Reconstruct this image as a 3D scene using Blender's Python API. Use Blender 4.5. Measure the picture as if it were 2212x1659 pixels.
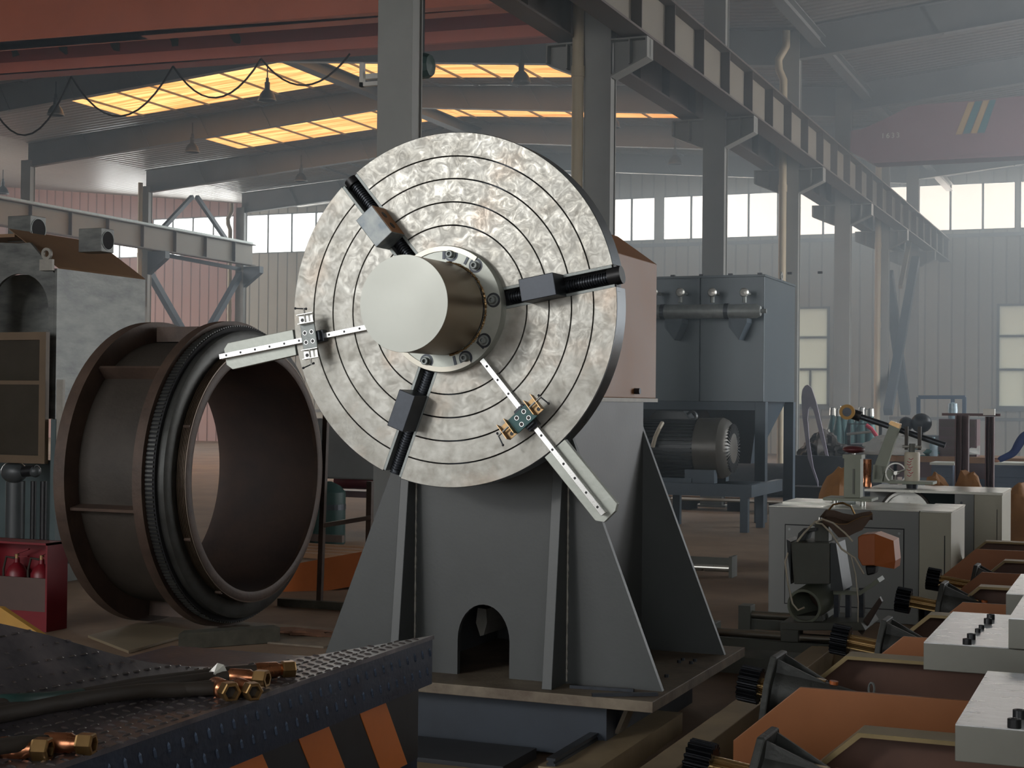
import bpy, math, random
from mathutils import Vector, Matrix, noise
random.seed(7)
S = bpy.context.scene
for o in list(bpy.data.objects): bpy.data.objects.remove(o)
COL = S.collection
PI = math.pi
# ---------------------------------------------------------------- camera
W_, H_, F_ = 2212, 1659, 3300.0
CXp, CYp, EYE = 1106.0, 829.5, 1.65
CAM = Vector((0, 0, EYE))
_y = Vector((2476 - CXp, CYp - 882, F_)).normalized()
_p = Vector((2476 - 5000 - CXp, CYp - (882 - 49), F_))
_z = _y.cross(_p).normalized()
if _z.y < 0: _z = -_z
_x = _z.cross(_y)
if _x.x < 0: _x = -_x
def _w(v): return Vector((_x.dot(v), _y.dot(v), _z.dot(v)))
R_, U_, D_ = _w(Vector((1, 0, 0))), _w(Vector((0, 1, 0))), _w(Vector((0, 0, 1)))
cam_data = bpy.data.cameras.new('camera'); cam = bpy.data.objects.new('camera', cam_data); COL.objects.link(cam)
cam_data.sensor_width = 36; cam_data.lens = 36 * F_ / W_; cam_data.clip_start = .05; cam_data.clip_end = 300
mw = Matrix((( R_.x, U_.x, -D_.x, 0), (R_.y, U_.y, -D_.y, 0), (R_.z, U_.z, -D_.z, EYE), (0, 0, 0, 1)))
cam.matrix_world = mw
cam_data.dof.use_dof = False
S.camera = cam
def at(u, v, X=None, Y=None, Z=None):
    """world point on the plane X=, Y= or Z= that the camera sees at photo pixel (u, v)"""
    d = R_ * (u - CXp) + U_ * (CYp - v) + D_ * F_
    if X is not None: t = X / d.x
    elif Y is not None: t = Y / d.y
    else: t = (Z - EYE) / d.z
    return CAM + d * t
# ---------------------------------------------------------------- light
S.view_settings.view_transform = 'Standard'; S.view_settings.look = 'None'; S.view_settings.gamma = 1
S.view_settings.use_curve_mapping = False
S.view_settings.exposure = 0.13
world = bpy.data.worlds.new('world'); S.world = world; world.use_nodes = True
bg = world.node_tree.nodes['Background']; bg.inputs[0].default_value = (.97, .985, 1, 1); bg.inputs[1].default_value = 3.1
def area(name, loc, target, sx, sy, power, col=(1, 1, 1)):
    l = bpy.data.lights.new(name, 'AREA'); l.shape = 'RECTANGLE'; l.size = sx; l.size_y = sy; l.energy = power; l.color = col
    o = bpy.data.objects.new(name, l); COL.objects.link(o); o.location = loc
    o.rotation_euler = (Vector(target) - Vector(loc)).to_track_quat('-Z', 'Y').to_euler(); return o
area('added_key_left', (-7.5, -4.6, 4.5), (-2.9, 6.3, 1.6), 1.0, 1.0, 185, (1, .975, .94))  # added key lamp out of view, placed for the faceplate's shadows and hotspot
area('added_light_right', (8.5, 28, 6), (-4, 32, 6), 7, 14, 2700, (.82, .92, 1))  # added lamp for unseen daylight from the right, placed to light the haze
area('added_fill_far_left', (-45.6, 38, 4), (-30, 44, 5), 5, 12, 2600, (1, .98, .95))  # added lamp out of view, brightens the far wall through a made-up opening
area('daylight_window_strip', (-18, 51.6, 8.2), (-18, 30, 4.5), 54, 1.7, 4800, (.9, .96, 1))
c = S.cycles
c.use_denoising = True
try: c.denoiser = 'OPENIMAGEDENOISE'
except Exception: pass
c.max_bounces = 6; c.diffuse_bounces = 3; c.glossy_bounces = 3; c.transmission_bounces = 3; c.transparent_max_bounces = 8
c.volume_bounces = 0; c.volume_step_rate = 2.5; c.volume_max_steps = 64; c.caustics_reflective = False; c.caustics_refractive = False
c.use_adaptive_sampling = True; c.adaptive_threshold = .03; c.sample_clamp_indirect = 4
# ---------------------------------------------------------------- materials
def lin(c):
    return tuple((x / 255 / 12.92 if x / 255 <= .04045 else ((x / 255 + .055) / 1.055) ** 2.4) for x in c)
MAT = {}
def mat(name, rgb, rough=.6, metal=0., var=.18, scale=3., bump=0., bscale=40., tint=None, stretch=(1, 1, 1), spec=.5, rvar=.1):
    m = bpy.data.materials.new(name); m.use_nodes = True; nt = m.node_tree; N = nt.nodes; L = nt.links
    b = N['Principled BSDF']; b.inputs['Roughness'].default_value = rough; b.inputs['Metallic'].default_value = metal
    b.inputs['Specular IOR Level'].default_value = spec
    tc = N.new('ShaderNodeTexCoord'); mp = N.new('ShaderNodeMapping'); mp.inputs['Scale'].default_value = stretch
    L.new(tc.outputs['Object'], mp.inputs[0])
    n = N.new('ShaderNodeTexNoise'); n.inputs['Scale'].default_value = scale; n.inputs['Detail'].default_value = 6; n.inputs['Roughness'].default_value = .62
    L.new(mp.outputs[0], n.inputs['Vector'])
    r = N.new('ShaderNodeValToRGB'); c0 = lin(rgb)
    r.color_ramp.elements[0].position = .3; r.color_ramp.elements[1].position = .7
    c1 = lin(tint) if tint else tuple(x * (1 - var) for x in c0)
    r.color_ramp.elements[0].color = (*c1, 1); r.color_ramp.elements[1].color = (*[min(1, x * (1 + var * .6)) for x in c0], 1)
    L.new(n.outputs['Fac'], r.inputs[0]); L.new(r.outputs[0], b.inputs['Base Color'])
    mr = N.new('ShaderNodeMapRange'); mr.inputs['To Min'].default_value = max(.02, rough - rvar); mr.inputs['To Max'].default_value = min(1, rough + rvar)
    L.new(n.outputs['Fac'], mr.inputs['Value']); L.new(mr.outputs[0], b.inputs['Roughness'])
    if bump:
        n2 = N.new('ShaderNodeTexNoise'); n2.inputs['Scale'].default_value = bscale; n2.inputs['Detail'].default_value = 4
        L.new(mp.outputs[0], n2.inputs['Vector'])
        bp = N.new('ShaderNodeBump'); bp.inputs['Strength'].default_value = bump; bp.inputs['Distance'].default_value = .01
        L.new(n2.outputs['Fac'], bp.inputs['Height']); L.new(bp.outputs[0], b.inputs['Normal'])
    MAT[name] = m; return m
def ribbed(name, rgb, axis, pitch, rough=.5, metal=.0, depth=.03, line=.5, narrow=False, var=.12):
    """sheet metal with pressed ribs: bands across `axis` (0,1,2)"""
    m = mat(name, rgb, rough, metal, var, .5); nt = m.node_tree; N = nt.nodes; L = nt.links; b = N['Principled BSDF']
    tc = [n for n in N if n.type == 'TEX_COORD'][0]
    sp = N.new('ShaderNodeSeparateXYZ'); L.new(tc.outputs['Object'], sp.inputs[0])
    mu = N.new('ShaderNodeMath'); mu.operation = 'MULTIPLY'; mu.inputs[1].default_value = 2 * PI / pitch; L.new(sp.outputs[axis], mu.inputs[0])
    si = N.new('ShaderNodeMath'); si.operation = 'SINE'; L.new(mu.outputs[0], si.inputs[0])
    out = si.outputs[0]
    if narrow:
        gt = N.new('ShaderNodeMapRange'); gt.inputs['From Min'].default_value = .86; gt.inputs['From Max'].default_value = 1; L.new(out, gt.inputs['Value']); out = gt.outputs[0]
        mx = N.new('ShaderNodeMix'); mx.data_type = 'RGBA'; mx.blend_type = 'MULTIPLY'
        ramp = [n for n in N if n.type == 'VALTORGB'][0]
        L.new(out, mx.inputs[0]); L.new(ramp.outputs[0], mx.inputs[6]); mx.inputs[7].default_value = (line, line, line, 1)
        L.new(mx.outputs[2], b.inputs['Base Color'])
    bp = N.new('ShaderNodeBump'); bp.inputs['Strength'].default_value = 1; bp.inputs['Distance'].default_value = depth
    bp.invert = narrow
    L.new(out, bp.inputs['Height']); L.new(bp.outputs[0], b.inputs['Normal'])
    return m
# ---------------------------------------------------------------- mesh builder
ORG = {}
class MB:
    def __init__(s): s.v = []; s.f = []
    def add(s, vs, fs):
        n = len(s.v); s.v += [Vector(v) for v in vs]; s.f += [tuple(i + n for i in f) for f in fs]; return s
    def box(s, x0, x1, y0, y1, z0, z1):
        return s.add([(x, y, z) for z in (z0, z1) for y in (y0, y1) for x in (x0, x1)],
                     [(0, 2, 3, 1), (4, 5, 7, 6), (0, 1, 5, 4), (2, 6, 7, 3), (0, 4, 6, 2), (1, 3, 7, 5)])
    def obox(s, c, ax, ay, az, hx, hy, hz):
        c = Vector(c); ax, ay, az = Vector(ax).normalized(), Vector(ay).normalized(), Vector(az).normalized()
        return s.add([c + ax * x * hx + ay * y * hy + az * z * hz for z in (-1, 1) for y in (-1, 1) for x in (-1, 1)],
                     [(0, 2, 3, 1), (4, 5, 7, 6), (0, 1, 5, 4), (2, 6, 7, 3), (0, 4, 6, 2), (1, 3, 7, 5)])
    def prism(s, pts, ext):
        pts = [Vector(p) for p in pts]; ext = Vector(ext); n = len(pts)
        nrm = Vector((0, 0, 0))
        for i in range(n): nrm += (pts[i] - pts[0]).cross(pts[(i + 1) % n] - pts[0])
        if nrm.dot(ext) > 0: pts = pts[::-1]
        return s.add(pts + [p + ext for p in pts], [tuple(range(n)), tuple(range(2 * n - 1, n - 1, -1))] +
                     [(i, i + n, (i + 1) % n + n, (i + 1) % n) for i in range(n)])
    def frame(s, axis):
        a = Vector(axis).normalized(); t = Vector((0, 0, 1)) if abs(a.z) < .9 else Vector((1, 0, 0))
        x = a.cross(t).normalized(); return a, x, a.cross(x)
    def cyl(s, p0, p1, r0, r1=None, n=20, caps=True, ph=0):
        r1 = r0 if r1 is None else r1; p0, p1 = Vector(p0), Vector(p1); a, x, y = s.frame(p1 - p0)
        vs = []
        for p, r in ((p0, r0), (p1, r1)):
            for i in range(n):
                t = 2 * PI * i / n + ph; vs.append(p + (x * math.cos(t) + y * math.sin(t)) * r)
        fs = [(i, (i + 1) % n, (i + 1) % n + n, i + n) for i in range(n)]
        if caps: fs += [tuple(range(n - 1, -1, -1)), tuple(range(n, 2 * n))]
        return s.add(vs, fs)
    def lathe(s, prof, o, axis, n=48, close=False, a0=0, a1=2 * PI):
        """prof: (distance along axis, radius)"""
        o = Vector(o); a, x, y = s.frame(axis); full = abs(a1 - a0 - 2 * PI) < 1e-6; m = n if full else n + 1
        vs = []
        for d, r in prof:
            for i in range(m):
                t = a0 + (a1 - a0) * i / n; vs.append(o + a * d + (x * math.cos(t) + y * math.sin(t)) * r)
        fs = []; k = len(prof)
        for j in range(k if close else k - 1):
            for i in range(n):
                i2 = (i + 1) % m; j2 = (j + 1) % k
                fs.append((j * m + i, j * m + i2, j2 * m + i2, j2 * m + i))
        return s.add(vs, fs)
    def tube(s, pts, r, n=8, caps=True):
        pts = [Vector(p) for p in pts]; rings = []; prev = None
        for i, p in enumerate(pts):
            d = (pts[min(i + 1, len(pts) - 1)] - pts[max(i - 1, 0)]).normalized()
            if prev is None: a, x, y = s.frame(d)
            else:
                x = (prev - d * prev.dot(d)).normalized(); y = d.cross(x)
            prev = x; rr = r[i] if isinstance(r, (list, tuple)) else r
            rings.append([p + (x * math.cos(2 * PI * k / n) + y * math.sin(2 * PI * k / n)) * rr for k in range(n)])
        vs = [v for ring in rings for v in ring]; fs = []
        for i in range(len(rings) - 1):
            for k in range(n): fs.append((i * n + k, i * n + (k + 1) % n, (i + 1) * n + (k + 1) % n, (i + 1) * n + k))
        if caps: fs += [tuple(range(n - 1, -1, -1)), tuple(range(len(vs) - n, len(vs)))]
        return s.add(vs, fs)
    def ball(s, c, rx, ry=None, rz=None, n=14, m=9):
        ry = rx if ry is None else ry; rz = rx if rz is None else rz; c = Vector(c); vs = []; fs = []
        for j in range(m + 1):
            ph = PI * j / m
            for i in range(n): t = 2 * PI * i / n; vs.append(c + Vector((rx * math.sin(ph) * math.cos(t), ry * math.sin(ph) * math.sin(t), rz * math.cos(ph))))
        for j in range(m):
            for i in range(n): fs.append((j * n + i, (j + 1) * n + i, (j + 1) * n + (i + 1) % n, j * n + (i + 1) % n))
        return s.add(vs, fs)
    def ibeam(s, p0, p1, w, h, up=(0, 0, 1), tf=.02, tw=.014):
        """I section centred on the line p0-p1"""
        p0, p1 = Vector(p0), Vector(p1); a = (p1 - p0).normalized(); up = Vector(up); up = (up - a * up.dot(a)).normalized(); sd = a.cross(up)
        L = (p1 - p0).length / 2; c = (p0 + p1) / 2
        s.obox(c + up * (h / 2 - tf / 2), a, sd, up, L, w / 2, tf / 2); s.obox(c - up * (h / 2 - tf / 2), a, sd, up, L, w / 2, tf / 2)
        return s.obox(c, a, sd, up, L, tw / 2, h / 2 - tf)
    def build(s, name, m, parent=None, smooth=False, bevel=0, seg=2, label=None, ang=35):
        me = bpy.data.meshes.new(name); org = ORG.get(parent.name, Vector((0, 0, 0))) if parent else Vector((0, 0, 0))
        if not parent and s.v:
            lo = Vector([min(v[i] for v in s.v) for i in range(3)]); hi = Vector([max(v[i] for v in s.v) for i in range(3)])
            org = Vector(((lo.x + hi.x) / 2, (lo.y + hi.y) / 2, lo.z))
        me.from_pydata([tuple(v - org) for v in s.v], [], s.f); me.validate(); me.update()
        o = bpy.data.objects.new(name, me); COL.objects.link(o)
        me.materials.append(MAT[m] if isinstance(m, str) else m)
        if parent: o.parent = parent
        else: o.location = org
        ORG[o.name] = org
        if smooth:
            me.polygons.foreach_set('use_smooth', [True] * len(me.polygons)); me.set_sharp_from_angle(angle=math.radians(ang))
        if bevel:
            b = o.modifiers.new('bevel', 'BEVEL'); b.width = bevel; b.segments = seg; b.limit_method = 'ANGLE'; b.angle_limit = math.radians(40)
        if label: o['label'] = label
        return o
def thing(name, label, cat, loc=(0, 0, 0), group=None):
    o = bpy.data.objects.new(name, None); COL.objects.link(o); o.location = loc; o['label'] = label; o['category'] = cat
    o.empty_display_size = .2
    if group: o['group'] = group
    ORG[o.name] = Vector(loc); return o
def tag(o, label, cat, group=None):
    o['label'] = label; o['category'] = cat
    if group: o['group'] = group
    return o
def struct(o):
    o['kind'] = 'structure'; return o
def dup(root, loc, label=None, rotz=None, scale=None):
    r = root.copy(); COL.objects.link(r); r.location = loc
    if rotz is not None: r.rotation_euler = (0, 0, rotz)
    if scale is not None: r.scale = (scale,) * 3
    if label: r['label'] = label
    for ch in list(root.children):
        c = ch.copy(); COL.objects.link(c); c.parent = r
        for g in list(ch.children):
            d = g.copy(); COL.objects.link(d); d.parent = c
    return r
# ---------------------------------------------------------------- palette
mat('floor', (140, 118, 97), .75, 0, .3, .7, .3, 14, tint=(104, 84, 68), rvar=.15)
ribbed('roof_sheet', (142, 138, 132), 1, .25, .42, .35, .03)
ribbed('wall_sheet', (168, 165, 153), 0, .42, .6, 0, .02, .55, True)
ribbed('wall_pink_glare', (150, 112, 102), 0, .42, .6, 0, .02, .6, True)  # pink glare painted into the left end of the wall sheet
mat('frame_grey', (118, 120, 120), .55, 0, .2, 1.2)
mat('column_grey', (138, 140, 137), .5, 0, .16, 1.2)
mat('runway_brown', (92, 84, 80), .6, 0, .2, 1.5)
mat('runway_web', (132, 127, 116), .6, 0, .15, 1.)
mat('brace_blue', (74, 84, 96), .55, 0, .15, 1.5)
mat('pipe_cream', (178, 166, 140), .5, 0, .12, 2)
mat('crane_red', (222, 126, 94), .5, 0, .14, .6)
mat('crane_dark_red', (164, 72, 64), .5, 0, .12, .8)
mat('crane_lip_lit', (222, 130, 108), .5, 0, .1, .8)  # same red as the rear web, lightened to imitate bounce light
mat('crane_pink', (132, 98, 106), .55, 0, .12, .7)
mat('teal', (40, 110, 120), .5); mat('mustard', (180, 150, 90), .5)
mat('decal_dark', (52, 62, 60), .6, 0, .3, 5)
mat('black', (22, 23, 26), .45, 0, .2, 8); mat('black_matte', (30, 31, 34), .75, 0, .2, 8)
mat('rubber', (50, 43, 36), .7, 0, .25, 12)
mat('stand_grey', (72, 75, 75), .42, .0, .12, 2.2, .04, 60, rvar=.08)
mat('stand_edge', (150, 146, 138), .5, .3, .2, 10)
mat('base_tan', (122, 112, 96), .6, .1, .3, 5, .2, 40, tint=(84, 70, 58))
mat('orange_cover', (168, 112, 64), .45, 0, .08, 2)
mat('orange', (176, 98, 50), .42, 0, .12, 3); mat('orange_tray', (146, 90, 50), .45, 0, .12, 2)
mat('olive_rim', (140, 122, 84), .5, .2, .2, 5); mat('tray_brown', (96, 66, 52), .55, 0, .25, 3)
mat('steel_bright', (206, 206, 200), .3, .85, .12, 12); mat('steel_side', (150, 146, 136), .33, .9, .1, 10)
mat('steel_rail', (225, 225, 222), .25, .85, .06, 10)
mat('rim_steel', (112, 116, 120), .3, .8, .1, 6); mat('steel_dark', (66, 70, 76), .4, .6, .3, 14); mat('steel_dull', (150, 156, 154), .5, .5, .3, 8, .15, 60)
mat('bracket_alu', (182, 186, 178), .45, .5, .14, 9, .1, 50)
mat('brass', (164, 132, 88), .3, .9, .2, 14); mat('copper', (190, 128, 92), .28, .95, .2, 14)
mat('zinc_gold', (170, 140, 100), .35, .8, .3, 25)
mat('rust', (84, 68, 58), .55, .15, .35, 3.5, .25, 30, tint=(56, 44, 38)); mat('rust_dark', (62, 56, 50), .6, .2, .3, 4, .2, 30)
mat('rust_inner', (78, 62, 54), .7, .0, .3, 1.6, .2, 25, tint=(54, 48, 48)); mat('gear_grey', (78, 79, 77), .42, .6, .3, 8, .1, 40)
mat('bed_blue', (44, 52, 62), .5, 0, .2, 4); mat('navy', (13, 31, 54), .42, .1, .35, 8, .1, 60); mat('navy_worn', (92, 108, 132), .28, .5, .3, 20); mat('tread_worn', (128, 122, 124), .25, .75, .3, 14); mat('jaw_mottled', (158, 162, 160), .45, .4, .3, 11, tint=(92, 104, 114)); mat('rust_collar', (92, 78, 66), .4, .5, .25, 8); mat('deck_plate', (104, 98, 100), .38, .45, .4, 7, .15, 30, tint=(58, 60, 68))
mat('hazard_orange', (196, 106, 36), .5); mat('yellow', (176, 132, 56), .55)
mat('duct_grey', (118, 120, 116), .42, .5, .35, 3.5, .12, 20, stretch=(1, 1, 3), tint=(86, 88, 88)); mat('roof_brown', (128, 100, 74), .6)
mat('glass_brown', (56, 51, 43), .25, .0, .2, 2); mat('frame_brown', (98, 80, 60), .5)
mat('teal_grey', (76, 90, 92), .5)
mat('fire_red', (116, 24, 34), .4); mat('box_maroon', (92, 34, 38), .5, 0, .2, 4); mat('box_brown', (84, 66, 60), .6)
mat('board', (132, 118, 96), .6, 0, .2, 3); mat('block', (84, 82, 72), .7, 0, .35, 9, .3, 30)
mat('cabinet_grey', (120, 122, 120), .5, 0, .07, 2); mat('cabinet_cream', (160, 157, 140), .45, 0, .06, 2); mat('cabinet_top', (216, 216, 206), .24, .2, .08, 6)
mat('collector', (84, 94, 100), .34, .25, .1, .8, rvar=.06); mat('collector_dark', (72, 84, 94), .45, .2, .1, 1)
mat('motor', (72, 76, 78), .4, .1, .12, 5); mat('motor_shell', (96, 94, 88), .35, .2, .1, 4)
mat('tool_green', (128, 133, 118), .5, 0, .12, 4); mat('machine_grey', (90, 92, 85), .55, 0, .15, 5)
mat('sand_belt', (96, 78, 66), .75, 0, .15, 20); mat('kraft', (158, 112, 68), .75, 0, .2, 5, .3, 12)
mat('channel_maroon', (92, 68, 70), .5, .1, .2, 4); mat('bench_blue', (64, 80, 100), .5, 0, .15, 3)
mat('wood', (150, 112, 80), .7, 0, .25, 4, stretch=(1, 6, 1)); mat('paper', (205, 205, 200), .7)
mat('cloth_brown', (116, 82, 62), .9, 0, .3, 8, .5, 20); mat('crate_dark', (58, 60, 64), .7, 0, .3, 3)
mat('cloth_blue', (40, 62, 120), .85, 0, .2, 10); mat('skin', (176, 128, 104), .6); mat('hair', (28, 24, 22), .7)
mat('cable_white', (196, 188, 168), .5); mat('white', (226, 226, 220), .5); mat('beige_beam', (150, 132, 104), .55, .05, .25, 4, .1, 40)
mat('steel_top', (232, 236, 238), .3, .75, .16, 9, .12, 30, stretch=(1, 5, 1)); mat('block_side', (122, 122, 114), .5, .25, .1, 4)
mat('lamp_shell', (48, 50, 50), .5, .3); mat('lamp_rim', (110, 112, 112), .4, .3); mat('hoist_green', (32, 62, 58), .5)
mat('arc_plate', (168, 164, 178), .5, .3, .15, 4); mat('panel_pale', (206, 208, 196), .5, 0, .05, 1)
mat('gas_teal', (60, 104, 104), .5); mat('pinkred', (196, 60, 84), .5); mat('water', (170, 196, 210), .15, 0, .2, 20)
mat('pinion', (30, 32, 36), .32, .7, .3, 10); mat('casting', (66, 68, 66), .5, .25, .3, 7, .25, 45); mat('spline_gold', (190, 160, 112), .24, .95, .15, 8)
# painted hub: pale, faintly blotched
mat('film_white', (196, 196, 186), .3, 0, .1, 20); mat('hub_paint', (172, 174, 166), .38, .3, .07, 3.5); mat('hub_side', (150, 132, 108), .35, .5, .08, 4)
def faceplate_material():
    m = mat('faceplate', (178, 177, 170), .42, .45, .16, 13, .05, 40, tint=(150, 147, 138)); nt = m.node_tree; N = nt.nodes; L = nt.links; b = N['Principled BSDF']
    tc = [n for n in N if n.type == 'TEX_COORD'][0]; ramp = [n for n in N if n.type == 'VALTORGB'][0]
    # smeared oil and polishing marks
    n1 = N.new('ShaderNodeTexNoise'); n1.inputs['Scale'].default_value = 17; n1.inputs['Detail'].default_value = 8; n1.inputs['Roughness'].default_value = .7; n1.inputs['Distortion'].default_value = 1.6
    L.new(tc.outputs['Object'], n1.inputs['Vector'])
    r1 = N.new('ShaderNodeValToRGB'); e = r1.color_ramp.elements; e[0].position = .42; e[0].color = (.74, .74, .73, 1); e[1].position = .52; e[1].color = (1, 1, 1, 1)
    L.new(n1.outputs['Fac'], r1.inputs[0])
    big = N.new('ShaderNodeTexNoise'); big.inputs['Scale'].default_value = 2.2; big.inputs['Detail'].default_value = 3; L.new(tc.outputs['Object'], big.inputs['Vector'])
    rb = N.new('ShaderNodeValToRGB'); rb.color_ramp.elements[0].position = .44; rb.color_ramp.elements[1].position = .62; L.new(big.outputs['Fac'], rb.inputs[0])
    mx = N.new('ShaderNodeMix'); mx.data_type = 'RGBA'; mx.blend_type = 'MULTIPLY'
    L.new(rb.outputs[0], mx.inputs[0]); L.new(ramp.outputs[0], mx.inputs[6]); L.new(r1.outputs[0], mx.inputs[7])
    # warm handling stain on the left half
    sp = N.new('ShaderNodeTexNoise'); sp.inputs['Scale'].default_value = 3.1; sp.inputs['Detail'].default_value = 4; sp.noise_dimensions = '4D'; sp.inputs['W'].default_value = 4.2
    L.new(tc.outputs['Object'], sp.inputs['Vector'])
    rs = N.new('ShaderNodeValToRGB'); rs.color_ramp.elements[0].position = .55; rs.color_ramp.elements[1].position = .72; L.new(sp.outputs['Fac'], rs.inputs[0])
    mu = N.new('ShaderNodeMath'); mu.operation = 'MULTIPLY'; mu.inputs[1].default_value = .55; L.new(rs.outputs[0], mu.inputs[0])
    m2 = N.new('ShaderNodeMix'); m2.data_type = 'RGBA'; L.new(mu.outputs[0], m2.inputs[0]); L.new(mx.outputs[2], m2.inputs[6]); m2.inputs[7].default_value = (*lin((190, 164, 140)), 1)
    L.new(m2.outputs[2], b.inputs['Base Color'])
    mr = N.new('ShaderNodeMapRange'); mr.inputs['From Min'].default_value = .35; mr.inputs['From Max'].default_value = .6; mr.inputs['To Min'].default_value = .28; mr.inputs['To Max'].default_value = .5
    L.new(n1.outputs['Fac'], mr.inputs['Value']); L.new(mr.outputs[0], b.inputs['Roughness'])
faceplate_material()
def skylight_material():
    m = bpy.data.materials.new('skylight_sheet'); m.use_nodes = True; nt = m.node_tree; N = nt.nodes; L = nt.links; N.remove(N['Principled BSDF'])
    out = [n for n in N if n.type == 'OUTPUT_MATERIAL'][0]
    tc = N.new('ShaderNodeTexCoord'); mp = N.new('ShaderNodeMapping'); mp.inputs['Scale'].default_value = (.35, 5, 1); L.new(tc.outputs['Object'], mp.inputs[0])
    n = N.new('ShaderNodeTexNoise'); n.inputs['Scale'].default_value = 1.6; n.inputs['Detail'].default_value = 5; L.new(mp.outputs[0], n.inputs['Vector'])
    r = N.new('ShaderNodeValToRGB'); r.color_ramp.elements[0].position = .36; r.color_ramp.elements[1].position = .62
    r.color_ramp.elements[0].color = (.70, .45, .23, 1); r.color_ramp.elements[1].color = (.93, .68, .41, 1); L.new(n.outputs['Fac'], r.inputs[0])
    t = N.new('ShaderNodeBsdfTranslucent'); d = N.new('ShaderNodeBsdfDiffuse'); mx = N.new('ShaderNodeMixShader'); mx.inputs[0].default_value = .04
    L.new(r.outputs[0], t.inputs[0]); L.new(r.outputs[0], d.inputs[0]); L.new(t.outputs[0], mx.inputs[1]); L.new(d.outputs[0], mx.inputs[2]); L.new(mx.outputs[0], out.inputs[0])
    MAT['skylight_sheet'] = m
skylight_material()
def glass_material(name, tintc, gl=.08):
    m = bpy.data.materials.new(name); m.use_nodes = True; nt = m.node_tree; N = nt.nodes; L = nt.links; N.remove(N['Principled BSDF'])
    out = [n for n in N if n.type == 'OUTPUT_MATERIAL'][0]
    t = N.new('ShaderNodeBsdfTransparent'); t.inputs[0].default_value = (*tintc, 1); g = N.new('ShaderNodeBsdfGlossy'); g.inputs['Roughness'].default_value = .05
    mx = N.new('ShaderNodeMixShader'); mx.inputs[0].default_value = gl; L.new(t.outputs[0], mx.inputs[1]); L.new(g.outputs[0], mx.inputs[2]); L.new(mx.outputs[0], out.inputs[0])
    MAT[name] = m
glass_material('glass', (.95, .97, .97)); glass_material('film', (.8, .82, .8), .25)
def pane_material():
    m = bpy.data.materials.new('frosted_pane'); m.use_nodes = True; nt = m.node_tree; N = nt.nodes; L = nt.links; N.remove(N['Principled BSDF'])
    out = [n for n in N if n.type == 'OUTPUT_MATERIAL'][0]
    t = N.new('ShaderNodeBsdfTranslucent'); t.inputs[0].default_value = (.6, .62, .56, 1); d = N.new('ShaderNodeBsdfDiffuse'); d.inputs[0].default_value = (.5, .52, .47, 1)
    mx = N.new('ShaderNodeMixShader'); mx.inputs[0].default_value = .3; L.new(t.outputs[0], mx.inputs[1]); L.new(d.outputs[0], mx.inputs[2]); L.new(mx.outputs[0], out.inputs[0])
    MAT['frosted_pane'] = m
pane_material()

def haze_material(name, col):
    # scattering density rises smoothly towards the right bay and the far end
    m = bpy.data.materials.new(name); m.use_nodes = True; nt = m.node_tree; N = nt.nodes; L = nt.links; N.remove(N['Principled BSDF'])
    out = [n for n in N if n.type == 'OUTPUT_MATERIAL'][0]; v = N.new('ShaderNodeVolumeScatter'); v.inputs['Color'].default_value = (*col, 1); v.inputs['Anisotropy'].default_value = .15
    g = N.new('ShaderNodeNewGeometry'); sp = N.new('ShaderNodeSeparateXYZ'); L.new(g.outputs['Position'], sp.inputs[0])
    def ramp(o, a, b, c0, c1):
        r = N.new('ShaderNodeMapRange'); r.interpolation_type = 'SMOOTHSTEP'; r.inputs['From Min'].default_value = a; r.inputs['From Max'].default_value = b; r.inputs['To Min'].default_value = c0; r.inputs['To Max'].default_value = c1
        L.new(o, r.inputs['Value']); return r.outputs[0]
    def mul(a, b):
        q = N.new('ShaderNodeMath'); q.operation = 'MULTIPLY'; L.new(a, q.inputs[0])
        if isinstance(b, float): q.inputs[1].default_value = b
        else: L.new(b, q.inputs[1])
        return q.outputs[0]
    d = mul(mul(ramp(sp.outputs[0], -22, -3, .007, .040), ramp(sp.outputs[1], 9, 20, 0, 1)), ramp(sp.outputs[2], 0, 7, .3, 1.15)); L.new(d, v.inputs['Density'])
    L.new(v.outputs[0], out.inputs['Volume']); MAT[name] = m
haze_material('haze', (.72, .88, 1))
# ================================================================ the hall
FARY = 51.0; XV, XR, XL, XE = -6.46, -18.2, -29.9, -46.0
FR = [12.75 + 5.65 * k for k in range(7)]
def roofz(x):
    if x <= XL: return 9.03 + .1 * (XL - x)
    if x <= XR: return 9.85 - .07 * (XR - x)
    if x <= XV: return 9.85 - .07 * (x - XR)
    return 9.03 + .1 * (x - XV)
MB().box(-60, 16, -14, 60, -.3, 0).build('floor', 'floor')['kind'] = 'structure'
r = MB()
def rq(x0, x1, y0, y1, mb=None, t=.06):
    mb = mb or r
    mb.prism([(x0, y0, roofz(x0 + (1e-4 if x0 in (XL, XV) else 0))), (x1, y0, roofz(x1)), (x1, y0, roofz(x1) + t), (x0, y0, roofz(x0) + t)], (0, y1 - y0, 0))
SK = [(30.1, 34.35), (35.75, 39.9)]; SX0, SX1 = -25.7, -10.9
ys = -6.0
for y0, y1 in SK:
    rq(XL, XR, ys, y0); rq(XR, XV, ys, y0); rq(XL, SX0, y0, y1); rq(SX1, XV, y0, y1); ys = y1
rq(XL, XR, ys, FARY + .4); rq(XR, XV, ys, FARY + .4)
def rq2(x0, x1):
    z0, z1 = roofz(x0), roofz(x1); r.prism([(x0, -6, z0), (x1, -6, z1), (x1, -6, z1 + .06), (x0, -6, z0 + .06)], (0, FARY + 6.4, 0))
rq2(XV, 9.0); rq2(XE, XL)
struct(r.build('ceiling', 'roof_sheet'))
n = 0
for y0, y1 in SK:
    for xa, xb in ((SX0, XR), (XR, SX1)):
        n += 1; m = MB(); rq(xa, xb, y0, y1, m, .02); struct(m.build('window_%d' % n, 'skylight_sheet'))
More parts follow.
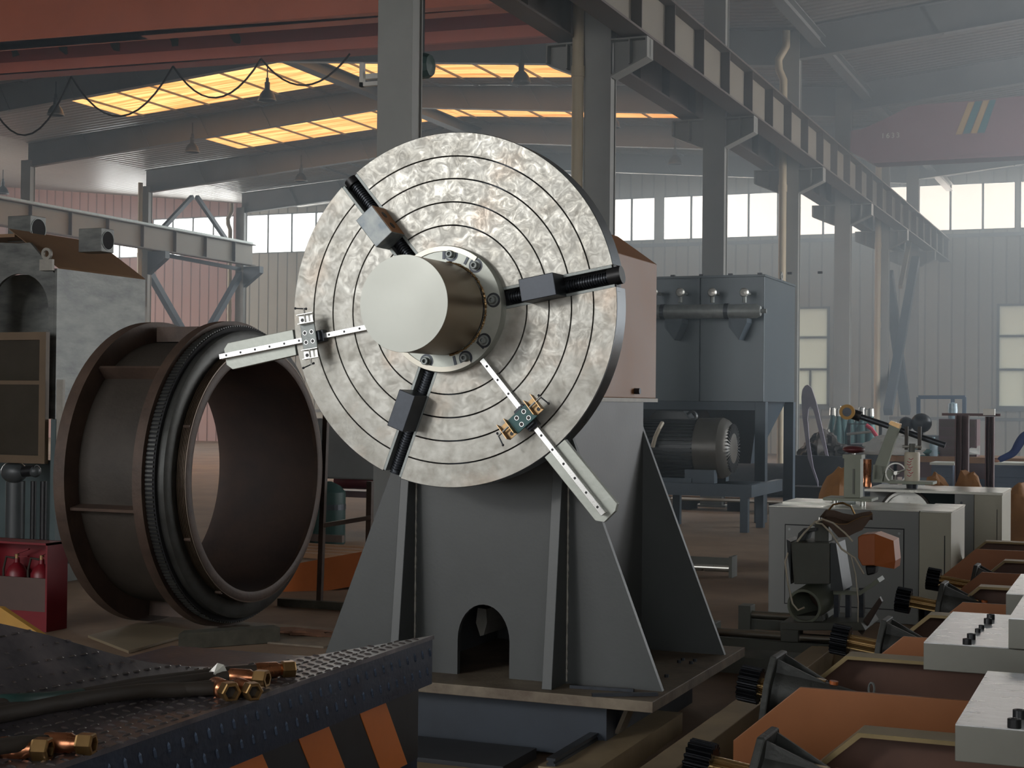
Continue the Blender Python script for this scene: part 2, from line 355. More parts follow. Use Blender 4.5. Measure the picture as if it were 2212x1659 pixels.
# far end wall with the window strip
WZ0, WZ1 = at(1415, 520, Y=FARY).z, at(1415, 425, Y=FARY).z
LW0, LW1 = at(1790, 878, Y=FARY).z, at(1790, 662, Y=FARY).z
U = lambda u, v=480: at(u, v, Y=FARY).x
groups = [(205, 312, 2), (330, 505, 4), (528, 735, 4), (760, 965, 4), (985, 1195, 4), (1215, 1415, 4), (1432, 1680, 4), (1718, 1962, 4), (1984, 2194, 3), (2203, 2420, 3)]
gx = [(U(a), U(b), k) for a, b, k in groups]
GLARE_X = -32.6
def wallbits(mb, xa, xb):
    T0, T1 = FARY, FARY + .18
    lows = [(U(1690, 770), U(1792, 770)), (U(2153, 770), U(2260, 770))]
    def cut(x0, x1, z0, z1, holes):
        x = x0
        for h0, h1 in holes:
            if h1 <= x0 or h0 >= x1: continue
            if h0 > x: mb.box(x, h0, T0, T1, z0, z1)
            x = max(x, h1)
        if x < x1: mb.box(x, x1, T0, T1, z0, z1)
    mb.box(xa, xb, T0, T1, 0, LW0); cut(xa, xb, LW0, LW1, lows); mb.box(xa, xb, T0, T1, LW1, WZ0)
    cut(xa, xb, WZ0, WZ1, [(g[0], g[1]) for g in gx])
    xs = sorted({xa, xb} | {x for x in (XL, XR, XV) if xa < x < xb})
    for x0, x1 in zip(xs, xs[1:]):
        mb.prism([(x0, T0, WZ1), (x1, T0, WZ1), (x1, T0, roofz(x1 - 1e-4)), (x0, T0, roofz(x0 + 1e-4))], (0, T1 - T0, 0))
w1 = MB(); wallbits(w1, GLARE_X, 9.0); struct(w1.build('wall_back', 'wall_sheet'))
w2 = MB(); wallbits(w2, XE, GLARE_X); o = w2.build('wall_back_left', 'wall_pink_glare'); struct(o)
m = MB(); m.box(XE - .2, XE, -6, 31, 0, 10.6); m.box(XE - .2, XE, 31, 45, 7, 10.6); m.box(XE - .2, XE, 45, FARY, 0, 10.6); struct(m.build('wall_left', 'wall_sheet'))
m = MB(); m.box(9.0, 9.2, -6, 17, 0, 10.5); m.box(9.0, 9.2, 17, 35, 7.5, 10.5); m.box(9.0, 9.2, 35, FARY, 0, 10.5); struct(m.build('wall_right_unseen', 'wall_sheet'))  # unseen wall added to limit light from the right, opening cut for its lamp
m = MB(); m.box(XE, -17, -6.2, -6, 0, 10.8); m.box(-17, -6, -6.2, -6, 7.4, 10.8); m.box(-17, -6, -6.2, -6, 0, 1); m.box(-6, -1, -6.2, -6, 0, 10.8); m.box(-1, 6, -6.2, -6, 5.2, 10.8); m.box(6, 9.2, -6.2, -6, 0, 10.8); struct(m.build('wall_front_unseen', 'wall_sheet'))  # unseen wall added behind the camera to block ambient; openings set its level
for xa, xb, k in gx:
    n += 1; fr = MB(); y = FARY + .02
    for i in range(k + 1):
        x = xa + (xb - xa) * i / k; fr.box(x - .035, x + .035, y, y + .08, WZ0, WZ1)
    fr.box(xa, xb, y, y + .08, WZ0 - .04, WZ0 + .04); fr.box(xa, xb, y, y + .08, WZ1 - .04, WZ1 + .04)
    fo = struct(fr.build('window_%d' % n, 'frame_grey'))
    MB().box(xa, xb, y + .03, y + .045, WZ0, WZ1).build('glass_pane', 'glass', fo)
for xa, xb in ((U(1690, 770), U(1792, 770)), (U(2153, 770), U(2260, 770))):
    n += 1; fr = MB(); y = FARY - .05; zz = [LW0, LW0 + (LW1 - LW0) * .3, LW0 + (LW1 - LW0) * .36, LW0 + (LW1 - LW0) * .68, LW1]
    for x in (xa, xb - .08): fr.box(x, x + .08, y, y + .14, LW0, LW1)
    for z in (LW0, zz[2], zz[3], LW1 - .07): fr.box(xa, xb, y, y + .14, z, z + .07)
    xm = xa + (xb - xa) * .6; fr.box(xm - .03, xm + .03, y, y + .14, LW0, zz[2]); fr.box(xa - .15, xb + .15, y - .1, y + .05, LW0 - .1, LW0)
    fo = struct(fr.build('window_%d' % n, 'frame_grey'))
    MB().box(xa, xb, y + .05, y + .07, LW0, LW1).build('frosted_pane', 'frosted_pane', fo)
# eave trims on the far wall
struct(MB().box(XL, 9, FARY - .06, FARY, WZ0 - .22, WZ0 - .1).build('trim_1', 'frame_grey'))
struct(MB().box(XL, 9, FARY - .06, FARY, 1.2, 1.3).build('trim_2', 'frame_grey'))
# rafters
for k, y in enumerate(FR[1:], 1):
    for side, (xa, xb) in (('left', (XL, XR)), ('ridge', (XR, XV)), ('right', (XV, 8.9))):
        m = MB(); d0, d1 = (.72, .56) if side != 'ridge' else (.56, .72)
        za, zb = roofz(xa + 1e-4 if side == 'right' else xa), roofz(xb)
        if side == 'right': za = 9.03; d0, d1 = .62, .6
        for (h0, h1, t) in ((0, 1, .006), ):
            m.prism([(xa, y - t, za - .02), (xb, y - t, zb - .02), (xb, y - t, zb - d1), (xa, y - t, za - d0)], (0, 2 * t, 0))
        m.prism([(xa, y - .1, za - d0 - .016), (xb, y - .1, zb - d1 - .016), (xb, y - .1, zb - d1), (xa, y - .1, za - d0)], (0, .2, 0))
        m.prism([(xa, y - .1, za - .02), (xb, y - .1, zb - .02), (xb, y - .1, zb - .036), (xa, y - .1, za - .036)], (0, .2, 0))
        for i in range(1, 6):
            x = xa + (xb - xa) * i / 6; z = za + (zb - za) * i / 6; d = d0 + (d1 - d0) * i / 6
            m.prism([(x - .01, y - .03, z - .03), (x + .01, y - .03, z - .03), (x + .05 + .3, y - .03, z - d), (x + .3, y - .03, z - d)], (0, -.03, 0))
        o = m.build('roof_rafter', 'frame_grey'); bay = {'left': 'left slope of the long bay', 'ridge': 'slope between ridge and middle columns', 'right': 'right bay beyond the runway girder'}[side]
        ordn = {1: 'nearest', 2: 'second', 3: 'third', 4: 'fourth', 5: 'fifth', 6: 'farthest'}[k]
        tag(o, 'grey steel roof rafter on the %s, %s of its row' % (bay, ordn), 'rafter', 'roof rafters of the %s' % bay)
# purlins under the long bay roof (thin channels running away from the camera)
for i in range(14):
    x = SX0 + (i + .5) * (SX1 - SX0) / 14
    m = MB(); z = roofz(x) - .01; m.box(x - .012, x + .012, 24, FARY, z - .05, z)
    tag(m.build('roof_purlin', 'frame_grey'), 'thin dark roof purlin crossing the amber skylight strips, %s from their left end' % 'first second third fourth fifth sixth seventh eighth ninth tenth eleventh twelfth thirteenth last'.split()[i], 'purlin', 'purlins of the long bay')
# ridge strut and valley gutter
m = MB().ibeam((XR, 24, roofz(XR) - .32), (XR, FARY, roofz(XR) - .32), .3, .3)
tag(m.build('ridge_beam', 'brace_blue'), 'pale steel ridge beam running away under the roof peak of the long bay', 'beam')
m = MB().ibeam((-5.9, 16, 8.72), (-5.9, FARY, 8.72), .22, .22)
tag(m.build('gutter_beam', 'frame_grey'), 'grey steel valley beam above the middle columns beside the drain pipes', 'beam')
# columns
def column(x, y, top, lab, mname='column_grey', w=.36, d=.22, group=None):
    m = MB(); m.box(x - w / 2, x + w / 2, y - d / 2, y - d / 2 + .02, 0, top); m.box(x - w / 2, x + w / 2, y + d / 2 - .02, y + d / 2, 0, top)
    m.box(x - w / 2 + .018, x + w / 2 - .018, y - d / 2 + .02, y + d / 2 - .02, 0, top)
    m.box(x - w / 2 - .08, x + w / 2 + .08, y - d / 2 - .08, y + d / 2 + .08, 0, .03)
    return tag(m.build('steel_column', mname, bevel=.004), lab, 'column', group)
names = ['thick grey steel column rising behind the big faceplate', 'grey steel column directly right of the tall cream drain pipe above the faceplate',
         'grey steel column standing behind the dust collector', 'grey steel column with drain pipe right of the dust collector', 'wide hazy steel column between the two lower wall windows',
         'hazy steel column beside the thin cream pipe left of the cross bracing', 'farthest middle column under the end of the runway girder']
for k, y in enumerate(FR): column(XV, y, 8.95, names[k], group='middle row of steel columns')
for y, l in ((FR[4], 'grey column at the far left edge under the left rafters'), (FR[5], 'grey column with pale pipe behind the galvanised duct box'), (FR[6], 'grey column at the far left corner of the end wall')):
    column(XL, y, 8.5, l, w=.34, group='left row of steel columns')
# drain pipes
def drain(x, y, z0, z1, lab, bend=False, r_=.075):
    m = MB()
    pts = [(x, y, z0), (x, y, z1)]
    if bend: pts = [(x, y, z0), (x, y, z1 - .7), (x - .09, y, z1 - .5), (x - .10, y, z1 - .3), (x + .05, y, z1 - .05), (x + .05, y, z1 + .25)]
    m.tube(pts, r_, 14)
    z = z0 + 1.6
    while z < z1 - 1: m.cyl((x, y, z), (x, y, z + .14), r_ + .012, n=14); z += 2.1
    return tag(m.build('drain_pipe', 'pipe_cream', smooth=True), lab, 'pipe', 'rainwater drain pipes')
drain(-6.71, 18.25, 0, 8.9, 'tall cream rainwater pipe nearest the camera, beside the column above the faceplate')
drain(at(1690, 500, Y=29.5).x, 29.5, 0, at(1690, 95, Y=29.5).z, 'cream rainwater pipe with a bend at its top, right of the dust collector', True)
drain(at(1897, 500, Y=40.8).x, 40.8, 0, 8.3, 'thin cream rainwater pipe in the haze left of the cross bracing', r_=.08)
drain(at(303, 450, Y=40.8).x, 40.8, 4.6, 8.6, 'pale short rainwater pipe on the column behind the duct box')
drain(at(498, 450, Y=46.4).x, 46.4, 1, 8.4, 'pale bent rainwater pipe in the far left corner', True)
# runway girders
def runway(name, x, z0, z1, y0, y1, w, lab, fl, web, step=1.45):
    t = thing(name, lab, 'girder', (x, (y0 + y1) / 2, z0))
    m = MB(); m.box(x - w / 2, x + w / 2, y0, y1, z1 - .03, z1); m.box(x - w / 2, x + w / 2, y0, y1, z0, z0 + .03); m.build('flange', fl, t)
    MB().box(x - .01, x + .01, y0, y1, z0 + .03, z1 - .03).build('web', web, t)
    m = MB(); y = y0 + .3
    while y < y1: m.box(x - w / 2 + .02, x + w / 2 - .02, y - .012, y + .012, z0 + .03, z1 - .03); y += step
    s = m.build('web_stiffener', fl, t); s['kind'] = 'stuff'
    MB().box(x - .035, x + .035, y0, y1, z1, z1 + .09).build('rail', 'steel_dull', t)
    return t
runway('runway_girder', -5.98, 6.28, 7.0, 13.5, 50.6, .34, 'long steel crane runway girder descending from top centre to the right, ribbed web', 'runway_brown', 'runway_web')
runway('runway_girder', -6.9, 6.3, 7.0, 13.5, 50.6, .3, 'second crane runway girder close behind the ribbed one, left of the middle columns', 'runway_brown', 'runway_brown')
zl = at(297, 483, X=-29.35).z
runway('runway_girder', -29.4, zl - .75, zl, 24, at(545, 540, X=-29.4).y, .3, 'pale ribbed crane runway girder at the far left above the duct box', 'runway_brown', 'runway_web', 1.75)
for k, y in enumerate(FR[1:], 1):
    for s in (-1, 1):
        m = MB(); E_ = .70 if s < 0 else .66
        m.prism([(XV + s * .18, y - .01, 6.24), (XV + s * E_, y - .01, 6.24), (XV + s * E_, y - .01, 6.02), (XV + s * .18, y - .01, 5.8)], (0, .02, 0))
        m.box(min(XV + s * .18, XV + s * E_), max(XV + s * .18, XV + s * E_), y - .13, y + .13, 6.24, 6.262)
        m.prism([(XV + s * .18, y - .13, 5.78), (XV + s * E_, y - .13, 6.0), (XV + s * E_, y - .13, 6.02), (XV + s * .18, y - .13, 5.80)], (0, .26, 0))
        m.box(XV + s * (E_ - .01) - .01, XV + s * (E_ - .01) + .01, y - .13, y + .13, 6.02, 6.24); m.box(XV + s * .42 - .01, XV + s * .42 + .01, y - .12, y + .12, 5.93, 6.24)
        tag(m.build('column_corbel', 'column_grey'), 'grey steel corbel on the %s of middle column %s, carrying a runway girder' % ('left' if s < 0 else 'right', ['', 'two', 'three', 'four', 'five', 'six', 'seven'][k]), 'bracket', 'corbels of the middle columns')
for y, l in ((FR[5], 'dark corbel under the left runway girder above the duct box'), (FR[6], 'dark corbel under the right end of the left runway girder')):
    m = MB().prism([(XL + .17, y - .12, zl - .77), (XL + .85, y - .12, zl - .77), (XL + .85, y - .12, zl - 1.0), (XL + .17, y - .12, zl - 1.5)], (0, .24, 0))
    tag(m.build('column_corbel', 'brace_blue'), l, 'bracket')
# braces
def brace(p, q, w, lab, mname='brace_blue'):
    a = Vector(p); b = Vector(q); d = (b - a).normalized(); up = Vector((1, 0, 0)); s_ = d.cross(up)
    m = MB().obox((a + b) / 2, d, s_, up, (b - a).length / 2, w / 2, w / 2); return tag(m.build('diagonal_brace', mname), lab, 'brace', 'diagonal wall braces')
P = lambda u, v, X=XL: at(u, v, X=X)
brace(P(320, 585), P(412, 745), .2, 'dark diagonal brace sloping down from the left corbel behind the rusty drum')
brace(P(520, 590), P(395, 810), .2, 'dark diagonal brace sloping down from the corner corbel towards the rusty drum')
brace(P(415, 425), P(340, 505), .13, 'thin upper brace sloping down left across the left windows')
brace(P(425, 425), P(490, 520), .13, 'thin upper brace sloping down right across the left windows')
brace(P(325, 545), P(520, 582), .12, 'slim strut between the two left corbels')
brace(P(1918, 590, XV), P(1957, 890, XV), .26, 'broad bluish brace leaning right at the far end of the middle columns')
brace(P(1978, 560, XV + .35), P(1918, 890, XV + .35), .22, 'hazy brace crossing the broad bluish one at the far end')
brace(P(1945, 620, XV), P(1965, 520, XV), .12, 'short upper strut beside the farthest middle column', 'pipe_cream')
# cranes
def girder_pts(): pass
zc = 7.35
A = at(0, 159, Z=zc); B = at(1185, 76, Z=zc); dv = (B - A); A2 = A - dv * .25; B2 = B + dv * .03
gt = thing('crane_girder', 'red overhead crane girders crossing the top left of the hall', 'crane', ((A.x + B.x) / 2, A.y, zc))
nrm = Vector((-dv.y, dv.x, 0)).normalized()
if nrm.y > 0: nrm = -nrm
def strip(p, q, off0, off1, z0, z1, mb): mb.prism([p + nrm * off0 + Vector((0, 0, z0 - zc)), q + nrm * off0 + Vector((0, 0, z0 - zc)), q + nrm * off0 + Vector((0, 0, z1 - zc)), p + nrm * off0 + Vector((0, 0, z1 - zc))], nrm * (off1 - off0)); return mb
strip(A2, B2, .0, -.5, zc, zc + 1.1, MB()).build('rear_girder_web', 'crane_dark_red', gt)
lip = MB(); lip.prism([A2 + nrm * .0, B2 + nrm * .0, B2 + nrm * .06 + Vector((0, 0, .17)), A2 + nrm * .06 + Vector((0, 0, .17))], -nrm * .1 ); lip.build('rear_girder_lip', 'crane_lip_lit', gt)
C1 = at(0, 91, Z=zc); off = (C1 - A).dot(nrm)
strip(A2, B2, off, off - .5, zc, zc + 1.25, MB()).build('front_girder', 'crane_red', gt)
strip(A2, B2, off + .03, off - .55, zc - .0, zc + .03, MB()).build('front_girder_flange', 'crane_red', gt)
random.seed(3)
for k, u in enumerate((30, 137, 248, 375, 508)):
    v = 112 - .07 * u; c0 = at(u, v, Z=zc); 
    # point on the rear web plane
    d = (at(u, v, Z=zc) - CAM).normalized(); pl = A + nrm * .004; tt = (pl - CAM).dot(nrm) / d.dot(nrm); c0 = CAM + d * tt
    ax = dv.normalized(); pts = []
    for i in range(11):
        a = 2 * PI * i / 11; rr = random.uniform(.55, 1.1); pts.append(c0 + ax * (math.cos(a) * .1 * rr + .06 * math.sin(a) * -1) + Vector((0, 0, .14 * math.sin(a) * rr)))
    MB().prism(pts, nrm * .006).build('painted_mark', 'decal_dark', gt)
m = MB()
hang = [(-40, 180), (154, 165), (374, 143), (564, 127), (756, 116)]; sag = [(58, 292), (250, 252), (456, 212), (662, 184)]
cy = A.y - .1
for (a, b), s_ in zip(zip(hang, hang[1:]), sag):
    pa, pb, ps = at(*a, Y=cy), at(*b, Y=cy), at(*s_, Y=cy); pts = []
    for i in range(13):
        t = i / 12; q = pa.lerp(pb, t); dz = pa.lerp(pb, .5).z - ps.z; q = q + Vector((0, 0, -dz * 4 * t * (1 - t))); pts.append(q)
    m.tube(pts, .016, 6)
tag(m.build('festoon_cable', 'black_matte', smooth=True), 'dark festoon cable hanging in loops below the red crane girders', 'cable')
# green hoist motor on the crane, half hidden by the thick column
hy = 16.2; c0 = at(921, 142, Y=hy)
t = thing('hoist_motor', 'dark green hoist motor beside the top of the thick column', 'motor', c0)
rr = 27 * (c0 - CAM).length / 3300
m = MB().lathe([(-.55, 0), (-.55, rr * .8), (-.5, rr), (.02, rr), (.08, rr * .85), (.1, 0)], c0 - Vector((.02, 0, 0)), (1, 0, 0), 10); m.build('motor_body', 'hoist_green', t)
a0, a1 = at(779, 137, Y=hy), at(803, 186, Y=hy)
m = MB().box(a0.x, a0.x + .05, hy - .03, hy + .03, a1.z, a0.z); m.box(a0.x, a0.x + .35, hy - .03, hy + .03, a1.z, a1.z + .05); m.box(a0.x, a0.x + .9, hy + .03, hy + .09, a1.z + .1, a1.z + .16)
m.build('white_bracket', 'white', t)
m = MB().box(c0.x - .25, c0.x - .05, hy - .05, hy + .05, c0.z + rr * .8, A.z + .3); m.build('hanger', 'black_matte', t)
# pink crane on the right
PY = 34.0
t = thing('crane_girder', 'hazy pink overhead crane girder at right with two teal stripes', 'crane', at(2000, 345, Y=PY))
out = [(2330, 196), (2083, 219), (1990, 226), (1962, 231), (1905, 260), (1862, 279), (1838, 282), (1836, 326), (1886, 353), (2330, 331)]
MB().prism([at(u, v, Y=PY) for u, v in out], (0, .55, 0)).build('box_girder', 'crane_pink', t)
def stripe(poly, mname, nm): MB().prism([at(u, v, Y=PY - .002) for u, v in poly], (0, -.004, 0)).build(nm, mname, t)
stripe([(2107, 219), (2122, 218), (2095, 288), (2080, 289)], 'teal', 'teal_stripe'); stripe([(2139, 216), (2152, 215), (2127, 287), (2111, 287)], 'teal', 'teal_stripe')
stripe([(2092, 221), (2105, 220), (2078, 290), (2064, 291)], 'mustard', 'mustard_stripe'); stripe([(2124, 218), (2137, 216), (2110, 288), (2097, 288)], 'mustard', 'mustard_stripe')
p0 = at(1886, 353, Y=PY); p1 = at(2330, 331, Y=PY)
MB().prism([p0 + Vector((0, -.05, .0)), p1 + Vector((0, -.05, 0)), p1 + Vector((0, -.05, .05)), p0 + Vector((0, -.05, .05))], (0, .65, 0)).build('bottom_flange', 'crane_pink', t)
fc = bpy.data.curves.new('capacity_number', 'FONT'); fc.body = '1633'; fc.size = .16; fc.extrude = .004; fc.space_character = 1.35
fo = bpy.data.objects.new('capacity_number', fc); COL.objects.link(fo); fo.parent = t; fo.location = at(1903, 299, Y=PY - .006) - ORG[t.name]; fo.rotation_euler = (PI / 2, 0, 0)
me_ = bpy.data.meshes.new_from_object(fo); bpy.data.objects.remove(fo); fo = bpy.data.objects.new('capacity_number', me_); COL.objects.link(fo); fo.parent = t; fo.location = at(1903, 299, Y=PY - .006) - ORG[t.name]; fo.rotation_euler = (PI / 2, 0, 0); me_.materials.clear(); me_.materials.append(MAT['panel_pale'])
# end carriage red on left
ya, yb = at(100, 500, X=-33).y, at(446, 515, X=-33).y
za = at(202, 467, X=-33).z
t = MB().box(-33.3, -32.9, ya - 4, yb, za - .8, za - .05); tag(t.build('crane_end_carriage', 'crane_dark_red'), 'red crane beam seen behind the left runway girder', 'crane')
# high bay lamps
def lamp(u, v, Y, lab, r_=.2, first=[None]):
    p = at(u, v, Y=Y)
    if first[0] is None:
        t = thing('pendant_lamp', lab, 'lamp', p, 'high-bay pendant lamps'); first[0] = t
        m = MB().lathe([(.0, r_), (.04, r_ * .95), (.12, r_ * .82), (.2, r_ * .55), (.24, r_ * .32)], p, (0, 0, 1), 24); m.lathe([(.24, r_ * .3), (.0, r_ * .98)], p, (0, 0, 1), 24)
        m.build('lamp_shade', 'lamp_shell', t, smooth=True)
        MB().lathe([(-.015, r_ * .98), (-.015, r_ * 1.04), (.01, r_ * 1.04), (.01, r_ * .98)], p, (0, 0, 1), 24, close=True).build('lamp_rim', 'lamp_rim', t)
        m = MB().cyl(p + Vector((0, 0, .23)), p + Vector((0, 0, .4)), r_ * .3, n=12); m.cyl(p + Vector((0, 0, .4)), p + Vector((0, 0, .5)), r_ * .18, n=10); m.build('lamp_ballast', 'lamp_shell', t)
        MB().cyl(p + Vector((0, 0, .5)), p + Vector((0, 0, .8)), .014, n=6).build('lamp_cord', 'black', t)
        MB().ball(p + Vector((0, 0, .07)), .05, n=10, m=6).build('bulb', 'panel_pale', t)
        return t
    t = dup(first[0], p, lab); return t
lamp(577, 216, 29.6, 'pendant lamp hanging before the nearer left skylight strip', .2)
lamp(1126, 178, 29.6, 'pendant lamp hanging before the nearer right skylight strip')
lamp(120, 248, 29.6, 'pendant lamp nearly lost against the dark roof at far left')
lamp(415, 328, 35.3, 'pendant lamp at the left end of the farther skylight strip')
lamp(650, 391, 40.9, 'pendant lamp above the left window strip beside the faceplate')
lamp(1458, 354, 40.9, 'pendant lamp between the two hazy middle columns')
lamp(1322, 275, 35.3, 'pendant lamp partly hidden behind the column right of the drain pipe')
lamp(6, 418, 40.9, 'pendant lamp at the left edge of the photo')
# ================================================================ the faceplate positioner
DC = Vector((-2.933, 6.3, 2.067)); DR = .806; FY = DC.y
def Dp(u, v, h=0.): return at(u, v, Y=FY - h)
def ang(u, v, h=0.):
    p = Dp(u, v, h) - DC; return math.atan2(p.z, p.x)
def pol(r, a, y): return Vector((DC.x + r * math.cos(a), y, DC.z + r * math.sin(a)))
def er(a): return Vector((math.cos(a), 0, math.sin(a)))
def et(a): return Vector((-math.sin(a), 0, math.cos(a)))
Yn = Vector((0, -1, 0))
pos = thing('faceplate_positioner', 'large grey positioner with round steel faceplate, three jaws and two rail arms', 'machine', (-2.93, 7.2, .28))
SA = [ang(753, 387), ang(1328, 595), ang(847, 1023)]   # slots
SW = .05
radii = [.286, .385, .491, .597, .700, .806]
fp = MB(); G = .0035
slots = sorted(a % (2 * PI) for a in SA)
for i in range(3):
    a1, a2 = slots[i], slots[(i + 1) % 3] + (2 * PI if i == 2 else 0)
    for r0, r1 in zip(radii, radii[1:]):
        r0 = r0 + (G if r0 > .29 else -.08); rr1 = r1 - (G if r1 < .8 else 0)
        def arc(r, rev=False):
            b0, b1 = a1 + math.asin(SW / r), a2 - math.asin(SW / r); n = 40
            pts = [(r, b0 + (b1 - b0) * k / n) for k in range(n + 1)]; return pts[::-1] if rev else pts
        o_, i_ = arc(rr1), arc(r0); n = len(o_)
        vs = [pol(r, a, FY) for r, a in o_] + [pol(r, a, FY) for r, a in i_] + [pol(r, a, FY + .12) for r, a in o_] + [pol(r, a, FY + .12) for r, a in i_]
        fs = []
        for k in range(n - 1):
            fs += [(k, k + 1, n + k + 1, n + k), (2 * n + k, 3 * n + k, 3 * n + k + 1, 2 * n + k + 1),
                   (k, 2 * n + k, 2 * n + k + 1, k + 1), (n + k, n + k + 1, 3 * n + k + 1, 3 * n + k)]
        fs += [(0, n, 3 * n, 2 * n), (n - 1, 3 * n - 1, 4 * n - 1, 2 * n - 1)]
        fp.add(vs, fs)
face = fp.build('faceplate', 'faceplate', pos, smooth=True, ang=30)
bk = MB(); bk.lathe([(0, 0), (0, .795), (-.04, .795), (-.04, 0)], (DC.x, FY + .07, DC.z), (0, -1, 0), 96); bk.build('groove_backing', 'steel_dark', face)
for i in range(3):
    a1, a2 = slots[i], slots[(i + 1) % 3] + (2 * PI if i == 2 else 0); b0, b1 = a1 + SW / .8, a2 - SW / .8; n = 60; rb_ = MB()
    vs = []; fs = []
    for k in range(n + 1):
        a = b0 + (b1 - b0) * k / n; vs += [pol(.8065, a, FY + .003), pol(.809, a, FY + .004), pol(.809, a, FY + .118), pol(.8065, a, FY + .12)]
    for k in range(n):
        for q in range(3): fs.append((4 * k + q, 4 * k + q + 1, 4 * k + 5 + q, 4 * k + 4 + q))
    rb_.add(vs, fs); rb_.build('rim_band', 'rim_steel', pos, smooth=True)
# spindle housing
MB().lathe([(0, .3), (.0, .42), (-.12, .42), (-.12, .34), (-.33, .34)], (DC.x, FY + .12, DC.z), (0, -1, 0), 48).build('spindle_housing', 'stand_grey', pos, smooth=True)
# slot channels, lead screws, jaws
def screw_mb(a, r0, r1, yc, rr=.026):
    prof = [(0, 0)]; d = 0; L_ = r1 - r0
    while d < L_ - .012: prof += [(d, rr), (d + .004, rr), (d + .006, rr * .8), (d + .010, rr * .8)]; d += .012
    prof += [(L_, rr), (L_, 0)]
    return MB().lathe(prof, pol(r0, a, yc), er(a), 14)
jaws = [((807, 489), .165, .105, 'jaw_mottled', 'steel jaw with mottled blue-grey face and tan drilled side'), ((1160, 620), .165, .10, 'steel_dark', 'dark jaw with plain face'), ((866, 887), .175, .085, 'steel_dark', 'dark jaw with long shadowed side')]
for (a, (px, jl, jw, jm, jlab)) in zip(SA, jaws):
    ch = MB(); c0, c1 = pol(.27, a, FY + .06), pol(.80, a, FY + .06)
    e_, t_ = er(a), et(a)
    ch.obox((c0 + c1) / 2, e_, t_, Yn, (c1 - c0).length / 2, SW, .006)
    ch.build('slot_channel', 'black_matte', pos)
    for s in (-1, 1):
        w = MB().obox((pol(.27, a, FY + .022) + pol(.80, a, FY + .022)) / 2 + t_ * s * (SW - .007), e_, t_, Yn, .265, .006, .022); w.build('slot_lip', 'steel_dull', pos)
    sc = screw_mb(a, .3, .80, FY + .028).build('lead_screw', 'steel_dark', pos, smooth=True)
    if a != SA[2]:
      cap = MB().cyl(pol(.775, a, FY + .022), pol(.835 if a == SA[1] else .81, a, FY + .022), .04 if a == SA[1] else .034, n=24); cap.obox(pol(.80, a, FY + .03), e_, t_, Yn, .006, .07, .02); cap.build('screw_bearing', 'black', pos, smooth=True)
    h = .13; c = Dp(*px, h); rad = (c - DC).dot(e_); c = pol(rad, a, FY - h / 2)
    j = MB().obox(c, e_, t_, Yn, jl / 2, jw / 2, h / 2).build('jaw', jm, pos, bevel=.003, label=jlab)
    MB().obox(c + Yn * -(h / 2 + .02), e_, t_, Yn, jl * .42, SW * .8, .02).build('jaw_foot', 'steel_dark', j)
    if jm == 'jaw_mottled':
        side = c - t_ * (jw / 2 + .0006); w = MB().obox(side, e_, t_, Yn, jl / 2 - .003, .0008, h / 2 - .003); w.build('machined_side', 'orange_cover', j)
        for s in (-.035, .03): MB().cyl(side + e_ * s + Yn * .005 - t_ * .0012, side + e_ * s + Yn * .005 - t_ * .0025, .017, n=20).build('drilled_hole', 'black', j)
# hub flange, bolts, hub
HY = FY - .055
MB().lathe([(-.055, .286), (-.01, .288), (-.0, .284), (-.0, .2)], (DC.x, HY, DC.z), (0, -1, 0), 96).build('hub_flange', 'bracket_alu', pos, smooth=True)
MB().lathe([(.002, .262), (.007, .262), (.007, .284), (.002, .284)], (DC.x, HY, DC.z), (0, -1, 0), 96, close=True, a0=-2.2, a1=2.1).build('flange_collar', 'steel_side', pos, smooth=True)
hc = Vector((DC.x, 5.845, DC.z)); hb = MB().lathe([(0, .209), (-.37, .209)], hc, (0, -1, 0), 96); hub = hb.build('hub_barrel', 'hub_side', pos, smooth=True)
MB().lathe([(.0, 0), (.0, .2085), (-.003, .2095)], hc + Yn * .001, (0, -1, 0), 96).build('hub_cap', 'hub_paint', hub)
wb = MB(); random.seed(5)
wb.tube([pol(.2105, -1.4 + 2.9 * k / 140, HY - .004) for k in range(141)], [random.uniform(.003, .008) for k in range(141)], 6)
wb.build('weld_bead', 'zinc_gold', hub)
for u, v in ((970, 553), (1022, 575), (1060, 648), (1042, 735), (1002, 773), (919, 775)):
    a = ang(u, v, .075); p = pol(.249, a, HY); b = MB().lathe([(0, .024), (.005, .024), (.005, .017), (.026, .017), (.028, .015), (.028, .009), (.012, .009), (.012, 0)], p, (0, -1, 0), 20)
    bo = b.build('flange_bolt', 'steel_dull', pos, smooth=True); MB().lathe([(.0005, .019), (.0015, .019), (.0015, .033), (.0005, .033)], p, (0, -1, 0), 24, close=True).build('counterbore', 'steel_dark', bo)
for u, v, r0, r1 in ((958, 540, .225, .285), (1008, 560, .225, .28), (984, 790, .22, .285), (1058, 765, .225, .27)):
    a = ang(u, v, .06); MB().obox(pol((r0 + r1) / 2, a, HY - .001), er(a), et(a), Yn, (r1 - r0) / 2, .006, .0025).build('flange_key', 'steel_dark', pos)
